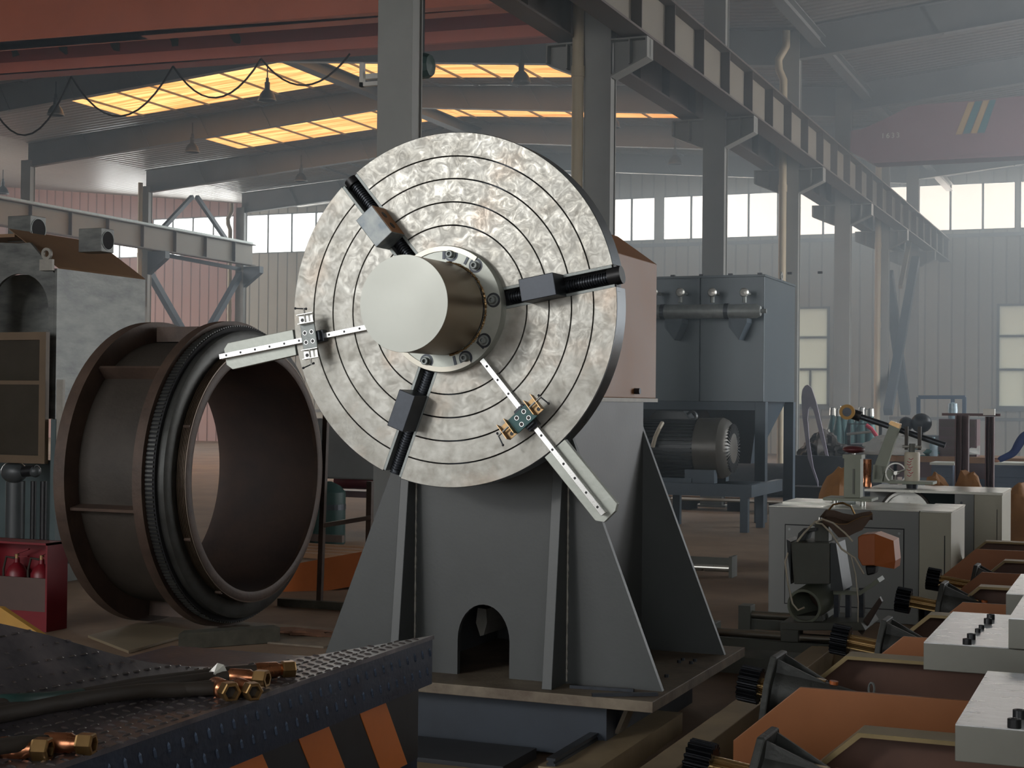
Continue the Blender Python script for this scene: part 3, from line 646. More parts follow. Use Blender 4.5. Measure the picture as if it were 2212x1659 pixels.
# rail arms
def rail_arm(poly, rin, rout, lab, holes):
    a = ang(*rout); e_, t_ = er(a), et(a)
    MB().prism([Dp(u, v, -.004) for u, v in poly], (0, .03, 0)).build('arm_bracket', 'bracket_alu', pos, bevel=.002, label=lab)
    p0, p1 = Dp(*rin), Dp(*rout); rl = MB(); d = (p1 - p0).normalized(); sd = d.cross(Yn).normalized(); L_ = (p1 - p0).length / 2
    for y0, y1, w in ((0, .008, .0125), (.008, .018, .0085), (.018, .031, .0125)): rl.obox((p0 + p1) / 2 + Yn * (y0 + y1) / 2, d, sd, Yn, L_, w, (y1 - y0) / 2)
    ro = rl.build('guide_rail', 'steel_rail', pos, bevel=.0012)
    n = holes
    for k in range(n):
        q = p0.lerp(p1, (k + .5) / n) + Yn * .031
        MB().lathe([(.0005, 0), (.0005, .0058)], q, (0, -1, 0), 14).build('rail_hole', 'black', ro)
    return p0, p1, d, sd
r1 = rail_arm([(483.5, 754), (491.6, 741), (632, 712), (640, 767), (502.5, 798), (489, 788)], (800, 707), (481, 771), 'silver arm bracket reaching out to the left over the drum', 10)
r2 = rail_arm([(1176, 988), (1220, 949), (1333, 1088), (1329, 1104), (1305, 1128), (1286, 1125)], (1046, 777), (1308, 1110), 'silver arm bracket reaching out to the lower right', 11)
# clamp carriages
def carriage(c, d, sd, flip, lab, mplate, s=1.):
    c = Vector(c)
    blk = MB().obox(c + Yn * .03, d, sd, Yn, .058, .027, .021); blk.obox(c + Yn * .06, d, sd, Yn, .048, .022, .012)
    cb = blk.build('clamp_carriage', 'steel_dark', pos, bevel=.002, label=lab)
    top = c + Yn * .082
    pl = MB(); pl.obox(top, d, sd, Yn, .038, .062, .004); plo = pl.build('clamp_plate', mplate, cb, bevel=.002)
    for x in (-.018, .018):
        for y in (-.022, .022): MB().lathe([(.0045, 0), (.0045, .0075)], top + d * x + sd * y, (0, -1, 0), 14).build('plate_hole', 'black', plo)
        for y in (-.022, .022): MB().lathe([(.0042, .0075), (.0052, .0085), (.0052, .0105), (.0042, .0105)], top + d * x + sd * y, (0, -1, 0), 14, close=True).build('hole_rim', 'steel_rail', plo)
    for s_ in (-1, 1):
        q = top + sd * s_ * .083
        f = MB()
        f.obox(q + Yn * .004, d, sd, Yn, .036, .02, .003)
        for t_ in (-.02, .022): f.prism([q + sd * t_ - d * .042, q + sd * t_ + d * .036, q + sd * t_ + d * .03 + Yn * .04, q + sd * t_ - d * .05 + Yn * .03], sd * .003)
        fo = f.build('clip_bracket', 'zinc_gold' if flip else 'steel_bright', cb)
        MB().lathe([(.0075, 0), (.0075, .009)], q + d * .02, (0, -1, 0), 12).build('clip_hole', 'black', cb)
        b = MB().cyl(q - sd * s_ * .022 + Yn * .028 - d * .008, q + sd * s_ * .05 + Yn * .028 - d * .008, .0045, n=10); b.build('clamp_screw', 'steel_bright', cb, smooth=True)
        e2 = q + sd * s_ * .048 + Yn * .028 - d * .008
        hd = (d * .9 + sd * .2 * s_).normalized(); hb_ = MB().cyl(e2 - hd * .012, e2 + hd * .045, .0032, n=8); hb_.ball(e2 + hd * .046, .006, n=8, m=6); hb_.ball(e2 - hd * .012, .006, n=8, m=6)
        hb_.build('tommy_bar', 'steel_dark', cb, smooth=True)
cD = r1[0].lerp(r1[1], (800 - 690) / (800 - 481.)); cE = r2[0].lerp(r2[1], .385)
carriage(cD, r1[2], r1[3], False, 'clamp carriage on the left rail with two T-handled screws', 'steel_dull')
carriage(cE, r2[2], r2[3], True, 'clamp carriage on the lower right rail with gold-toned clips', 'gas_teal')
# stand
CX0 = DC.x; BZ = .33; YF, YB = 6.75, 7.87
def halfw(z): return max(.42, .89 - .39 * (z - BZ))
zt = 1.66; arch = [(.16, BZ)] + [(.16 * math.cos(PI * k / 16) * 1. , .50 + .175 * math.sin(PI * k / 16)) for k in range(17)] + [(-.16, BZ)]
outer = [(-halfw(BZ), BZ), (-.42, 1.535), (-.42, zt + .3), (.42, zt + .3), (.42, 1.535), (halfw(BZ), BZ)]
acx = at(1044, 1400, Y=YF).x
MB().prism([(CX0 + x, YF, z) for x, z in outer] + [(acx + x * .85, YF, z) for x, z in arch], (0, .03, 0)).build('front_plate', 'stand_grey', pos)
MB().prism([(CX0 + x, YB, z) for x, z in outer[:2] + [(-.42, zt), (.42, zt)] + outer[4:]], (0, .03, 0)).build('rear_plate', 'stand_grey', pos)
for s in (-1, 1):
    x = CX0 + s * .42; MB().box(x - .012, x + .012, YF + .03, YB, BZ, zt).build('side_plate', 'stand_grey', pos)
    xr = x + (-.05 if s > 0 else 0); xx0, xx1 = (x - .05, x) if s > 0 else (x, x + .05)
    if s < 0: xx0, xx1 = x, x + .045
    q = at(1205, 1050, X=CX0 + .40); yt = min(q.y, 6.71)
    rb = MB().prism([(xx0, 6.56, BZ), (xx0, YF, BZ), (xx0, YF, 1.72), (xx0, 6.71, 1.62)], (xx1 - xx0, 0, 0)); rb.build('front_rib', 'stand_grey', pos, bevel=.003)
    for y0, y1 in ((YB + .03, YB + .22),): MB().prism([(xx0, y1, BZ), (xx0, y0, BZ), (xx0, y0, 1.6)], (xx1 - xx0, 0, 0)).build('rear_rib', 'stand_grey', pos)
    wd = MB(); random.seed(9)
    wd.tube([(x + (.003 if s > 0 else .048), YF - .003, BZ + .01 + k * .015) for k in range(90)], [random.uniform(.003, .008) for k in range(90)], 6)
    wd.build('weld_seam', 'stand_edge', pos)
MB().prism([at(1032, 1313, Y=7.3), at(1050, 1316, Y=7.3), at(1052, 1345, Y=7.3), at(1045, 1372, Y=7.3), at(1037, 1374, Y=7.3), at(1028, 1345, Y=7.3)], (0, .4, 0)).build('drive_pad', 'stand_edge', pos)
MB().box(CX0 - .97, -2.01, 6.5, 8.18, .28, BZ).build('base_plate', 'base_tan', pos, bevel=.003)
for u, v in ((1467, 1432), (1475, 1427), (1493, 1434), (1501, 1429), (1440, 1463)):
    p = at(u, v, Z=BZ); MB().cyl(p, p + Vector((0, 0, .014)), .011, n=6).build('base_bolt', 'steel_dark', pos)
# orange cover behind the faceplate
cxr = at(1418, 700, Y=8.1).x; z0 = at(1418, 861, X=cxr).z; z1 = at(1418, 571, X=cxr).z; z0 = max(z0, zt)
pk = at(1335, 511, Y=8.1)
sec = [(cxr, z0), (cxr, z1), (pk.x, pk.z), (pk.x - .35, pk.z + .02), (2 * CX0 - cxr, z1), (2 * CX0 - cxr, z0)]
MB().prism([(x, 6.86, z) for x, z in sec], (0, 8.1 - 6.86, 0)).build('gearbox_cover', 'orange_cover', pos, bevel=.004)
p = at(1371, 845, X=cxr); MB().cyl(p, p + Vector((.03, 0, 0)), .016, n=14).build('cover_bolt', 'steel_dark', pos)
MB().box(cxr - .02, cxr + .012, 6.9, 8.1, z0 - .02, z0).build('cover_lip', 'stand_edge', pos)
# the blue bed under the positioner and its rails
t = thing('machine_bed', 'dark blue machine bed box under the positioner base plate', 'machine bed', (CX0, 7.3, 0))
MB().box(CX0 - .82, -2.28, 6.66, 8.1, 0.02, .28).build('bed_box', 'bed_blue', t)
o = MB().box(-3.6, -2.6, 6.2, 6.6, 0.0, .05); tag(o.build('floor_channel', 'crate_dark'), 'dark dusty floor channel in front of the blue machine bed', 'channel')
# tan slide beam with linear rail, right below the base plate corner
a0 = at(1190, 1645, Z=.12); a1 = at(1352, 1547, Z=.12); xl = a0.x
t = thing('slide_beam', 'tan slide beam with a dark linear rail on top below the positioner corner', 'beam', (xl, a0.y, 0))
xl2 = a1.x; yy1 = a1.y + .3
MB().prism([(a0.x - .05, a0.y - .02, 0), (a0.x + .20, a0.y - .02, 0), (xl2 + .20, yy1, 0), (xl2 - .05, yy1, 0)], (0, 0, .1)).build('beam_body', 'beige_beam', t)
rl = MB(); d = Vector((xl2 - a0.x, yy1 - a0.y, 0)).normalized(); sd = Vector((-d.y, d.x, 0)); L_ = (Vector((xl2, yy1, 0)) - Vector((a0.x, a0.y, 0))).length / 2
cm = Vector(((a0.x + xl2) / 2, (a0.y + yy1) / 2, .1))
for z, w in ((.006, .02), (.017, .012), (.028, .02)): rl.obox(cm + Vector((0, 0, z)), d, sd, (0, 0, 1), L_, w, .006)
rl.build('linear_rail', 'steel_dark', t)
st = at(1340, 1590, Z=.1); s2 = at(1372, 1525, Y=st.y + .05)
MB().prism([at(1326, 1585, Y=st.y), at(1336, 1585, Y=st.y), at(1362, 1522, Y=st.y), at(1354, 1520, Y=st.y)], (0, .12, 0)).build('stop_bracket', 'base_tan', t)
b0 = at(905, 1646, Z=.06); b1 = at(1185, 1668, Z=.06)
tag(MB().box(-3.6, b1.x, b0.y - .12, b0.y, 0, .06).build('cross_beam', 'beige_beam'), 'beige cross beam lying on the floor at the bottom centre', 'beam')
# long beige beam between positioner and roller row
p0 = at(1480, 1588, Z=.25); p1 = at(1548, 1592, Z=.25)
t = thing('support_beam', 'long beige steel beam running along the row of pinion drives', 'beam', (p0.x, 5, 0))
MB().box(p0.x, p1.x, 2.6, 8.9, 0, .25).build('beam_body', 'beige_beam', t, bevel=.004)
tag(MB().box(p0.x - .0, -1.2, 8.95, 9.1, 0, .22).build('end_beam', 'beige_beam'), 'beige end beam closing the roller bed behind the positioner corner', 'beam')
for (u, v, l, an, lab) in ((1350, 1500, .3, .5, 'loose dark steel bar lying on the positioner base corner'), (1300, 1487, .3, .1, 'thin rusty rod lying on the positioner base plate')):
    p = at(u, v, Z=BZ + .008); dd = Vector((math.cos(an), math.sin(an), 0)); m = MB().obox(p, dd, Vector((-dd.y, dd.x, 0)), (0, 0, 1), l / 2, .012, .007)
    tag(m.build('steel_bar', 'steel_dark'), lab, 'bar')
# ================================================================ diamond plate platform, front left
PZ = .92
tip = at(938, 1372, Z=PZ); near = at(163, 1638, Z=PZ); ed = (near - tip).normalized(); nearx = tip + ed * 3.6
far1 = at(600, 1429, Z=PZ); fd = (far1 - tip).normalized()
def onfar(u, v):
    d = (at(u, v, Z=0) - CAM).normalized(); n_ = Vector((-fd.y, fd.x, 0)); t_ = (tip - CAM).dot(n_) / d.dot(n_); return CAM + d * t_
farpts = [tip, far1, at(450, 1441, Z=PZ), onfar(380, 1438), onfar(300, 1428), onfar(200, 1400), onfar(100, 1370), onfar(0, 1346), onfar(-110, 1326)]
pf = thing('loading_platform', 'navy platform with worn diamond plate top and hazard striped side', 'platform', (tip.x - .5, tip.y - 1.2, 0))
# resample far curve and near edge with the same parameter, build a grid
def resample(pts, n):
    L = [0]
    for a, b in zip(pts, pts[1:]): L.append(L[-1] + (b - a).length)
    out = []
    for k in range(n + 1):
        s = L[-1] * k / n; i = max(j for j in range(len(L)) if L[j] <= s + 1e-9); i = min(i, len(pts) - 2)
        out.append(pts[i].lerp(pts[i + 1], (s - L[i]) / (L[i + 1] - L[i])))
    return out
NS, NT = 60, 10
F = resample(farpts, NS)
# smooth the bend
for _ in range(3): F = [F[0]] + [(F[i - 1] + F[i] * 2 + F[i + 1]) / 4 for i in range(1, NS)] + [F[-1]]
N_ = [tip.lerp(nearx, k / NS) for k in range(NS + 1)]
def top(s, t):
    i = min(int(s), NS - 1); f = s - i
    a = F[i].lerp(F[i + 1], f); b = N_[i].lerp(N_[i + 1], f); p = a.lerp(b, t)
    p.z = PZ + (a.z - PZ) * (1 - t) ** 3.5; return p
NT = 24
g = MB(); vs = [top(s, t / NT) for s in range(NS + 1) for t in range(NT + 1)]; n = NT + 1
vs2 = [v - Vector((0, 0, .012)) for v in vs]; K = len(vs)
fs = []
for s in range(NS):
    for t in range(NT): a = s * n + t; fs += [(a, a + n, a + n + 1, a + 1), (K + a, K + a + 1, K + a + n + 1, K + a + n)]
for s in range(NS): fs += [(s * n, K + s * n, K + (s + 1) * n, (s + 1) * n), (s * n + NT, (s + 1) * n + NT, K + (s + 1) * n + NT, K + s * n + NT)]
g.add(vs + vs2, fs)
deck = g.build('deck', 'deck_plate', pf, smooth=True, ang=50)
def lens(mb, c, ax, nr, L_=.011, w=.0032, h=.0022):
    sd = nr.cross(ax).normalized(); pts = [c - ax * L_, c - ax * L_ * .5 + sd * w, c + ax * L_ * .5 + sd * w, c + ax * L_, c + ax * L_ * .5 - sd * w, c - ax * L_ * .5 - sd * w, c - ax * L_ * .55 + nr * h, c + ax * L_ * .55 + nr * h]
    mb.add(pts, [(0, 6, 1), (1, 6, 7, 2), (2, 7, 3), (3, 7, 4), (4, 7, 6, 5), (5, 6, 0)])
tr = MB(); up = Vector((0, 0, 1)); xd = Vector((1, -.15, 0)).normalized(); yd = Vector((.15, 1, 0)).normalized()
from mathutils.geometry import intersect_point_line
i = 0
xs = [v.x for v in vs]; ysv = [v.y for v in vs]
# lookup of the deck height at a plan position
cells = []
for s in range(NS):
    a, b, c2, d2 = top(s, 0), top(s, 1), top(s + 1, 1), top(s + 1, 0); cells.append((a, b, c2, d2, s))
from mathutils.geometry import intersect_point_quad_2d
def cellz(q, a, b, c2, d2, s):
    def dl(p, r_): e = (r_ - p).xy; w = q - p.xy; return abs(e.x * w.y - e.y * w.x) / max(1e-9, e.length)
    da, db = dl(a, b), dl(d2, c2); f = da / max(1e-9, da + db); p0_, p1_ = a.lerp(d2, f), b.lerp(c2, f)
    return top(s + f, min(1, (q - p0_.xy).length / max(1e-6, (p1_ - p0_).xy.length))).z
x = min(xs)
row = 0
while x < max(xs):
    y = min(ysv) + (.022 if row % 2 else 0)
    while y < max(ysv):
        q = Vector((x, y))
        if at(0, 0, Z=0) and q.length > 2.2:
            for a, b, c2, d2, s in cells:
                if min(a.x, b.x, c2.x, d2.x) <= x <= max(a.x, b.x, c2.x, d2.x) and intersect_point_quad_2d(q, a.xy, b.xy, c2.xy, d2.xy):
                    z = cellz(q, a, b, c2, d2, s)
                    ax = xd if (row % 2) else yd
                    lens(tr, Vector((x, y, z + .0002)), ax, up, .015, .0048, .003); break
        y += .044
    x += .03; row += 1
o = tr.build('tread_pattern', 'tread_worn', deck); o['kind'] = 'stuff'
# skirt on the right side
sk0 = at(935, 1478, X=tip.x).z; sh = PZ - .012 - sk0
nn = Vector((-ed.y, ed.x, 0)); nn = nn if nn.x > 0 else -nn
q0 = tip - nn * .006; q1 = nearx - nn * .006; dz = Vector((0, 0, 1))
MB().prism([q0 - dz * .012, q1 - dz * .012, q1 - dz * (.012 + sh), q0 - dz * (.012 + sh)], -nn * .012).build('skirt', 'navy', pf)
tr = MB(); Ls = (q1 - q0).length; k = 0; s = .02
while s < Ls:
    for r_ in (0, 1):
        c_ = q0.lerp(q1, (s + (.018 if r_ else 0)) / Ls) - dz * (.012 + sh * (.28 + .4 * r_)); ax = (ed * .35 * (-1) - dz * 1).normalized()
        lens(tr, c_ + nn * .0003, ax, nn, .016, .0055, .004)
    s += .055
tr.build('skirt_treads', 'navy_worn', pf)['kind'] = 'stuff'
# hazard striped box under it
hx = -nn * .045; hz1 = sk0 + .0; h0 = tip + ed * .02 + hx; hzb = hz1 - .26
def hp(s, z): p = h0 + ed * s; return Vector((p.x, p.y, z))
MB().prism([hp(0, hz1 + .06), hp(3.4, hz1 + .06), hp(3.4, 0.02), hp(0, 0.02)], -nn * .9).build('platform_box', 'navy', pf)
band_t = at(905, 1500, X=h0.x).z; band_b = at(905, 1636, X=h0.x).z
MB().prism([hp(0, hz1 - .0), hp(3.4, hz1), hp(3.4, band_b), hp(0, band_b)], nn * .002).build('hazard_band', 'black', pf)
s = .08
while s < 3.2:
    MB().prism([hp(s, band_b), hp(s + .17, band_b), hp(s + .34, hz1), hp(s + .17, hz1)], nn * .004).build('hazard_stripe', 'hazard_orange', pf); s += .36
# hydraulic hoses with crimped brass ends
def deckz(x, y):
    q = Vector((x, y))
    for a, b, c2, d2, s in cells:
        if min(a.x, b.x, c2.x, d2.x) <= x <= max(a.x, b.x, c2.x, d2.x) and intersect_point_quad_2d(q, a.xy, b.xy, c2.xy, d2.xy):
            return cellz(q, a, b, c2, d2, s)
    return PZ
def ondeck(u, v, zo):
    z = PZ + zo
    for _ in range(6): p = at(u, v, Z=z); z = .5 * z + .5 * (deckz(p.x, p.y) + zo)
    return at(u, v, Z=z)
def hose(pts, r_, lab, ends, extra=None, mname='rubber'):
    P_ = [ondeck(u, v, zo + .003) for u, v, zo in pts]; t = thing('hydraulic_hose', lab, 'hose', (P_[-1].x, P_[-1].y, PZ), 'hydraulic hoses on the platform')
    # smooth spline
    Q = []
    for i in range(len(P_) - 1):
        p_0, p_1, p_2, p_3 = P_[max(i - 1, 0)], P_[i], P_[i + 1], P_[min(i + 2, len(P_) - 1)]
        for k in range(6):
            u_ = k / 6; Q.append(.5 * ((2 * p_1) + (p_2 - p_0) * u_ + (2 * p_0 - 5 * p_1 + 4 * p_2 - p_3) * u_ ** 2 + (-p_0 + 3 * p_1 - 3 * p_2 + p_3) * u_ ** 3))
    Q.append(P_[-1]); MB().tube(Q, r_, 14).build('hose_body', mname, t, smooth=True)
    d = (Q[-1] - Q[-2]).normalized(); e0 = Q[-1]
    if ends: fitting(t, e0, ends if isinstance(ends, Vector) else d, r_)
    if extra: 
        a, b = extra; MB().tube([q for q in Q[a:b]], r_ * 1.02, 14).build('hose_sleeve', 'hoist_green', t, smooth=True)
    return t, Q
def fitting(t, e0, d, r_, m1='copper', m2='brass'):
    d = d.normalized()
    MB().lathe([(-.01, r_), (-.01, r_ * 1.25), (.0, r_ * 1.3), (.045, r_ * 1.3), (.05, r_ * 1.1), (.062, r_ * .9)], e0, d, 24).build('crimp_sleeve', m1, t, smooth=True)
    nb = MB().lathe([(.06, r_ * .8), (.06, r_ * 1.35), (.064, r_ * 1.45), (.092, r_ * 1.45), (.095, r_ * 1.3), (.095, r_ * .95), (.075, r_ * .9)], e0, d, 6); nb.build('hex_nut', m2, t)
    MB().lathe([(.076, 0), (.076, r_ * .92)], e0, d, 16).build('bore', 'black', t)
R1 = .0165
side = Vector((.9, -.45, 0))
hose([(-60, 1520, R1), (0, 1516, R1), (150, 1506, R1), (300, 1478, R1), (420, 1462, R1), (505, 1452, R1), (560, 1449, R1)], R1, 'dark hydraulic hose lying farthest back on the platform, gold hex end', Vector((.55, .55, .0)), (2, 14))
hose([(-60, 1532, R1), (120, 1509, R1), (300, 1486, R1), (430, 1468, R1), (505, 1462, R1)], R1, 'dark hydraulic hose with copper end and white washer face', Vector((.85, .1, .0)))
hose([(-60, 1548, R1), (0, 1544, R1), (150, 1515, R1), (300, 1494, R1), (400, 1490, R1), (468, 1483, R1)], R1 * 1.1, 'thickest hydraulic hose nearest the striped edge, brass end open to camera', Vector((.75, -.5, .0)))
hose([(-60, 1541, R1), (120, 1522, R1), (300, 1492, R1), (450, 1488, R1), (515, 1482, R1)], R1, 'hydraulic hose tucked behind the thickest one, brass end near platform edge', Vector((.7, -.45, 0)))
hose([(-60, 1618, R1), (-10, 1617, R1), (12, 1615, R1)], R1 * 1.05, 'short visible hose end with copper and brass fitting at bottom left corner', Vector((1, .28, 0)))
hose([(-60, 1622, .03), (40, 1607, .03), (108, 1604, R1)], R1, 'hose end with long brass hex fitting right of the corner one', Vector((1, .28, 0)))
# crumpled clear plastic scrap
random.seed(11)
c_ = ondeck(478, 1478, 0); m = MB(); prf = [at(442, 1460, Y=c_.y), at(470, 1432, Y=c_.y), at(484, 1436, Y=c_.y), at(500, 1472, Y=c_.y), at(478, 1478, Y=c_.y), at(450, 1476, Y=c_.y)]
ctr = sum(prf, Vector()) / 6; top_ = ctr + Vector((.01, -.035, .01)); bot_ = ctr + Vector((0, .035, -.005))
V = prf + [top_, bot_]; m.add(V, [(i, (i + 1) % 6, 6) for i in range(6)] + [((i + 1) % 6, i, 7) for i in range(6)])
tag(m.build('plastic_scrap', 'film_white'), 'crumpled scrap of clear plastic wrap between the hose ends', 'plastic scrap')
# yellow plank behind the ramp
m = MB().prism([at(-30, 1308, Y=6.9), at(0, 1312, Y=6.9), at(90, 1372, Y=6.9), at(104, 1384, Y=6.9), at(60, 1400, Y=6.9), at(-30, 1360, Y=6.9)], (0, .04, 0)); 
tag(m.build('yellow_guard', 'yellow'), 'yellow painted guard plate rising behind the platform at left edge', 'guard')
# ================================================================ rusty slewing drum
DY, DZ = 9.45, 1.11; c3 = at(493, 1025, Y=DY); XF = c3.x
xr = at(336, 1025, Y=DY).x; DZ = 1.115
dr = thing('flanged_drum', 'huge rusty flanged steel drum with toothed ring standing on the shop floor', 'drum', ((XF + xr) / 2, DY, 0))
O = Vector((XF, DY, DZ)); R0 = 1.1
MB().lathe([(-.03, .93), (-.03, R0), (.045, R0), (.045, .93)], O, (1, 0, 0), 96, close=True).build('front_flange', 'rust', dr, smooth=True)
MB().lathe([(-.04, .93), (-.04, R0), (.05, R0), (.05, .93)], Vector((xr, DY, DZ)), (1, 0, 0), 96, close=True).build('rear_flange', 'rust', dr, smooth=True)
MB().lathe([(xr - XF, .86), (xr - XF, .95), (0, .95), (0, .86)], O, (1, 0, 0), 96).build('drum_shell', 'rust_dark', dr, smooth=True)
XO = at(560, 1010, Y=DY).x - XF
MB().lathe([(xr - XF, .845), (XO, .845), (XO, .875), (xr - XF + .0, .86)], O, (1, 0, 0), 96).build('inner_liner', 'rust_inner', dr, smooth=True)
gp = [(.05, .9), (.05, 1.035)]
MB().lathe([(.045, .95), (.045, 1.06), (.12, 1.06), (.12, .95)], O, (1, 0, 0), 96).build('dark_ring', 'black_matte', dr, smooth=True)
ge = MB(); NT_ = 230
for k in range(NT_):
    a = 2 * PI * k / NT_; e_ = Vector((0, math.cos(a), math.sin(a))); t_ = Vector((0, -math.sin(a), math.cos(a)))
    ge.obox(O + Vector((.08, 0, 0)) + e_ * 1.058, e_, t_, (1, 0, 0), .012, .007, .03)
ge.build('ring_gear', 'gear_grey', dr)['kind'] = 'stuff'
MB().lathe([(.12, .90), (.12, 1.03), (.17, 1.03), (.185, 1.0), (.185, .915), (.17, .90)], O, (1, 0, 0), 96).build('bearing_ring', 'gear_grey', dr, smooth=True)
pr_ = [(.17, .93)]
for k in range(6): x_ = .19 + k * (XO - .19) / 6; w_ = (XO - .19) / 6; pr_ += [(x_, .885), (x_ + w_ * .3, .885), (x_ + w_ * .35, .915), (x_ + w_ * .8, .915), (x_ + w_ * .9, .885)]
pr_ += [(XO, .885)]
MB().lathe(pr_, O, (1, 0, 0), 96).build('ribbed_collar', 'rust_collar', dr)
MB().lathe([(XO - .03, .84), (XO - .03, .905), (XO, .905), (XO + .01, .87), (XO, .84)], O, (1, 0, 0), 96, close=True).build('mouth_lip', 'rust', dr, smooth=True)
for a in (2.05, 2.75, 3.6, 4.2, 5.2, .3):
    e_ = Vector((0, math.cos(a), math.sin(a))); t_ = Vector((0, -math.sin(a), math.cos(a)))
    MB().cyl(O + e_ * .918 + Vector((.2, 0, 0)), O + e_ * .918 + Vector((XO - .01, 0, 0)), .012, n=8).build('tie_bar', 'rust', dr)
for a in (2.35, 3.35, 4.6, 5.6, .2, 1.3):
    e_ = Vector((0, math.cos(a), math.sin(a))); t_ = Vector((0, -math.sin(a), math.cos(a))); L_ = (XF - xr) / 2 - .04
    MB().obox(Vector(((XF + xr) / 2, DY, DZ)) + e_ * 1.0, (1, 0, 0), t_, e_, L_, .01, .055).build('web_plate', 'rust', dr)
m = MB().box(XF - .55, XF - .2, DY - .12, DY + .1, DZ + .95, DZ + 1.06); m.build('lifting_lug', 'rust', dr)
# things on the floor by the drum
b = [at(300, 1398, Z=.03), at(570, 1400, Z=.03), at(700, 1330, Z=.03), at(440, 1320, Z=.03)]
t0 = at(272, 1404, Z=.02)
pl = [at(190, 1372, Z=.02), at(278, 1406, Z=.02), at(432, 1362, Z=.02), at(300, 1345, Z=.02)]
tag(MB().prism(pl, (0, 0, -.018)).build('flat_board', 'board', bevel=.002), 'pale flat board lying on the floor in front of the drum', 'board')
bp = at(385, 1404, Z=.002); bq = at(605, 1388, Z=.002); d = (bq - bp).normalized(); s2_ = Vector((-d.y, d.x, 0))
tag(MB().prism([bp, bp + d * .03 - s2_ * .0, bq, bq + s2_ * .12, bp + s2_ * .14 + d * .08], (0, 0, .105)).build('steel_block', 'block', bevel=.004), 'long dark weathered steel block lying between drum and platform', 'block')
random.seed(21)
def lump(c, rx, ry, rz, name, m_, lab, cat, sd=0, fold=.35, parent=None):
    m = MB(); m.ball(c + Vector((0, 0, rz * .3)), rx, ry, rz * .7, 26, 16)
    for v in m.v:
        q = Vector(((v.x - c.x) / rx, (v.y - c.y) / ry, (v.z - c.z) / rz)); k = noise.noise(q * 2.2 + Vector((sd * 3.1, sd, sd))) + .5 * noise.noise(q * 5 + Vector((sd, sd * 2, 1)))
        v.x += (v.x - c.x) * k * fold; v.y += (v.y - c.y) * k * fold; v.z += (v.z - c.z) * k * fold * .35
        if v.z < c.z: v.z = c.z
    o = m.build(name, m_, parent, smooth=True, ang=30)
    if not parent: tag(o, lab, cat)
    return o
p_ = at(655, 1372, Z=0); lump(p_, .28, .12, .045, 'rag_heap', 'cloth_brown', 'brown crumpled rags on the floor left of the positioner foot', 'rag', 3, .5)
p_ = at(700, 1372, Z=0); tag(MB().box(p_.x - .9, p_.x + .28, p_.y - .5, p_.y + .25, 0, .012).build('floor_plate', 'base_tan'), 'thin brown steel sheet on the floor beside the positioner foot', 'plate')
# steel tube rack behind the drum
ry = 11.6; t = thing('tube_rack', 'thin brown steel tube rack standing between drum and positioner', 'rack', at(690, 1300, Y=ry))
def bar(p, q, w, name, mm, par): a = Vector(p); b_ = Vector(q); d_ = (b_ - a).normalized(); f_ = MB().frame(d_); MB().obox((a + b_) / 2, d_, f_[1], f_[2], (b_ - a).length / 2, w / 2, w / 2).build(name, mm, par)
fz = 0.03
pA = at(690, 1305, Z=fz); ry = pA.y
bar((pA.x, ry, 0), (at(706, 860, Y=ry).x, ry, at(706, 860, Y=ry).z), .04, 'rack_post', 'rust', t)
bar((at(606, 1300, Y=ry).x, ry - .02, .03), (at(760, 1312, Y=ry).x + .1, ry - .02, .03), .06, 'rack_foot', 'block', t)
bar(at(698, 1135, Y=ry), at(800, 1118, Y=ry + .25), .035, 'rack_rail', 'rust', t)
r3 = at(796, 1200, Y=ry + .3); bar((r3.x, ry + .3, 0), at(800, 1040, Y=ry + .3), .045, 'rack_post', 'rust', t)
# orange beam and dark gas bottle beyond
ob = at(640, 1285, Z=.0); 
m = MB().prism([at(560, 1300, Y=ob.y), at(790, 1262, Y=ob.y + .6), at(790, 1190, Y=ob.y + .6), at(560, 1232, Y=ob.y)], (.02, .5, 0)); tag(m.build('orange_beam', 'orange'), 'orange painted steel beam lying behind the thin tube rack', 'beam')
gb = at(706, 1175, Z=0); t = thing('gas_bottle', 'dark green gas bottle standing behind the tube rack', 'gas bottle', gb)
hgt = at(706, 1040, Y=gb.y).z; MB().lathe([(0, 0), (0, .2), (.02, .21), (hgt - .12, .21), (hgt - .05, .15), (hgt, .05), (hgt, 0)], gb, (0, 0, 1), 28).build('bottle_body', 'hoist_green', t, smooth=True)
MB().lathe([(.4, .215), (.46, .215)], gb, (0, 0, 1), 28).build('bottle_strap', 'steel_dark', t); MB().box(gb.x - .3, gb.x + .34, gb.y - .26, gb.y - .2, .05, .13).build('bottle_cradle', 'rust', t)
pg = at(700, 1190, Z=0)
t = thing('timber_stack', 'flat stack of brown timber laths behind the orange beam', 'timber', (pg.x, pg.y, 0))
for k in range(5): MB().box(pg.x - .9, pg.x + .9, pg.y - .75 + k * .2, pg.y - .62 + k * .2, .0, .05 + .01 * (k % 3)).build('timber_lath', 'wood', t)
q = at(795, 1062, Z=.5); t = thing('red_trolley', 'low red brown trolley far behind the positioner, beside the rack', 'trolley', (q.x, q.y, 0))
MB().box(q.x - .7, q.x + .5, q.y, q.y + .5, .42, .5).build('trolley_deck', 'channel_maroon', t); MB().cyl((q.x - .5, q.y + .1, .62), (q.x + .1, q.y + .1, .62), .1, n=16).build('red_cylinder', 'fire_red', t, smooth=True)
for s in (-.6, .4): MB().cyl((q.x + s, q.y + .02, .12), (q.x + s, q.y + .08, .12), .12, n=16).build('wheel', 'rubber', t); MB().box(q.x + s - .03, q.x + s + .03, q.y + .04, q.y + .1, .12, .43).build('trolley_leg', 'channel_maroon', t)
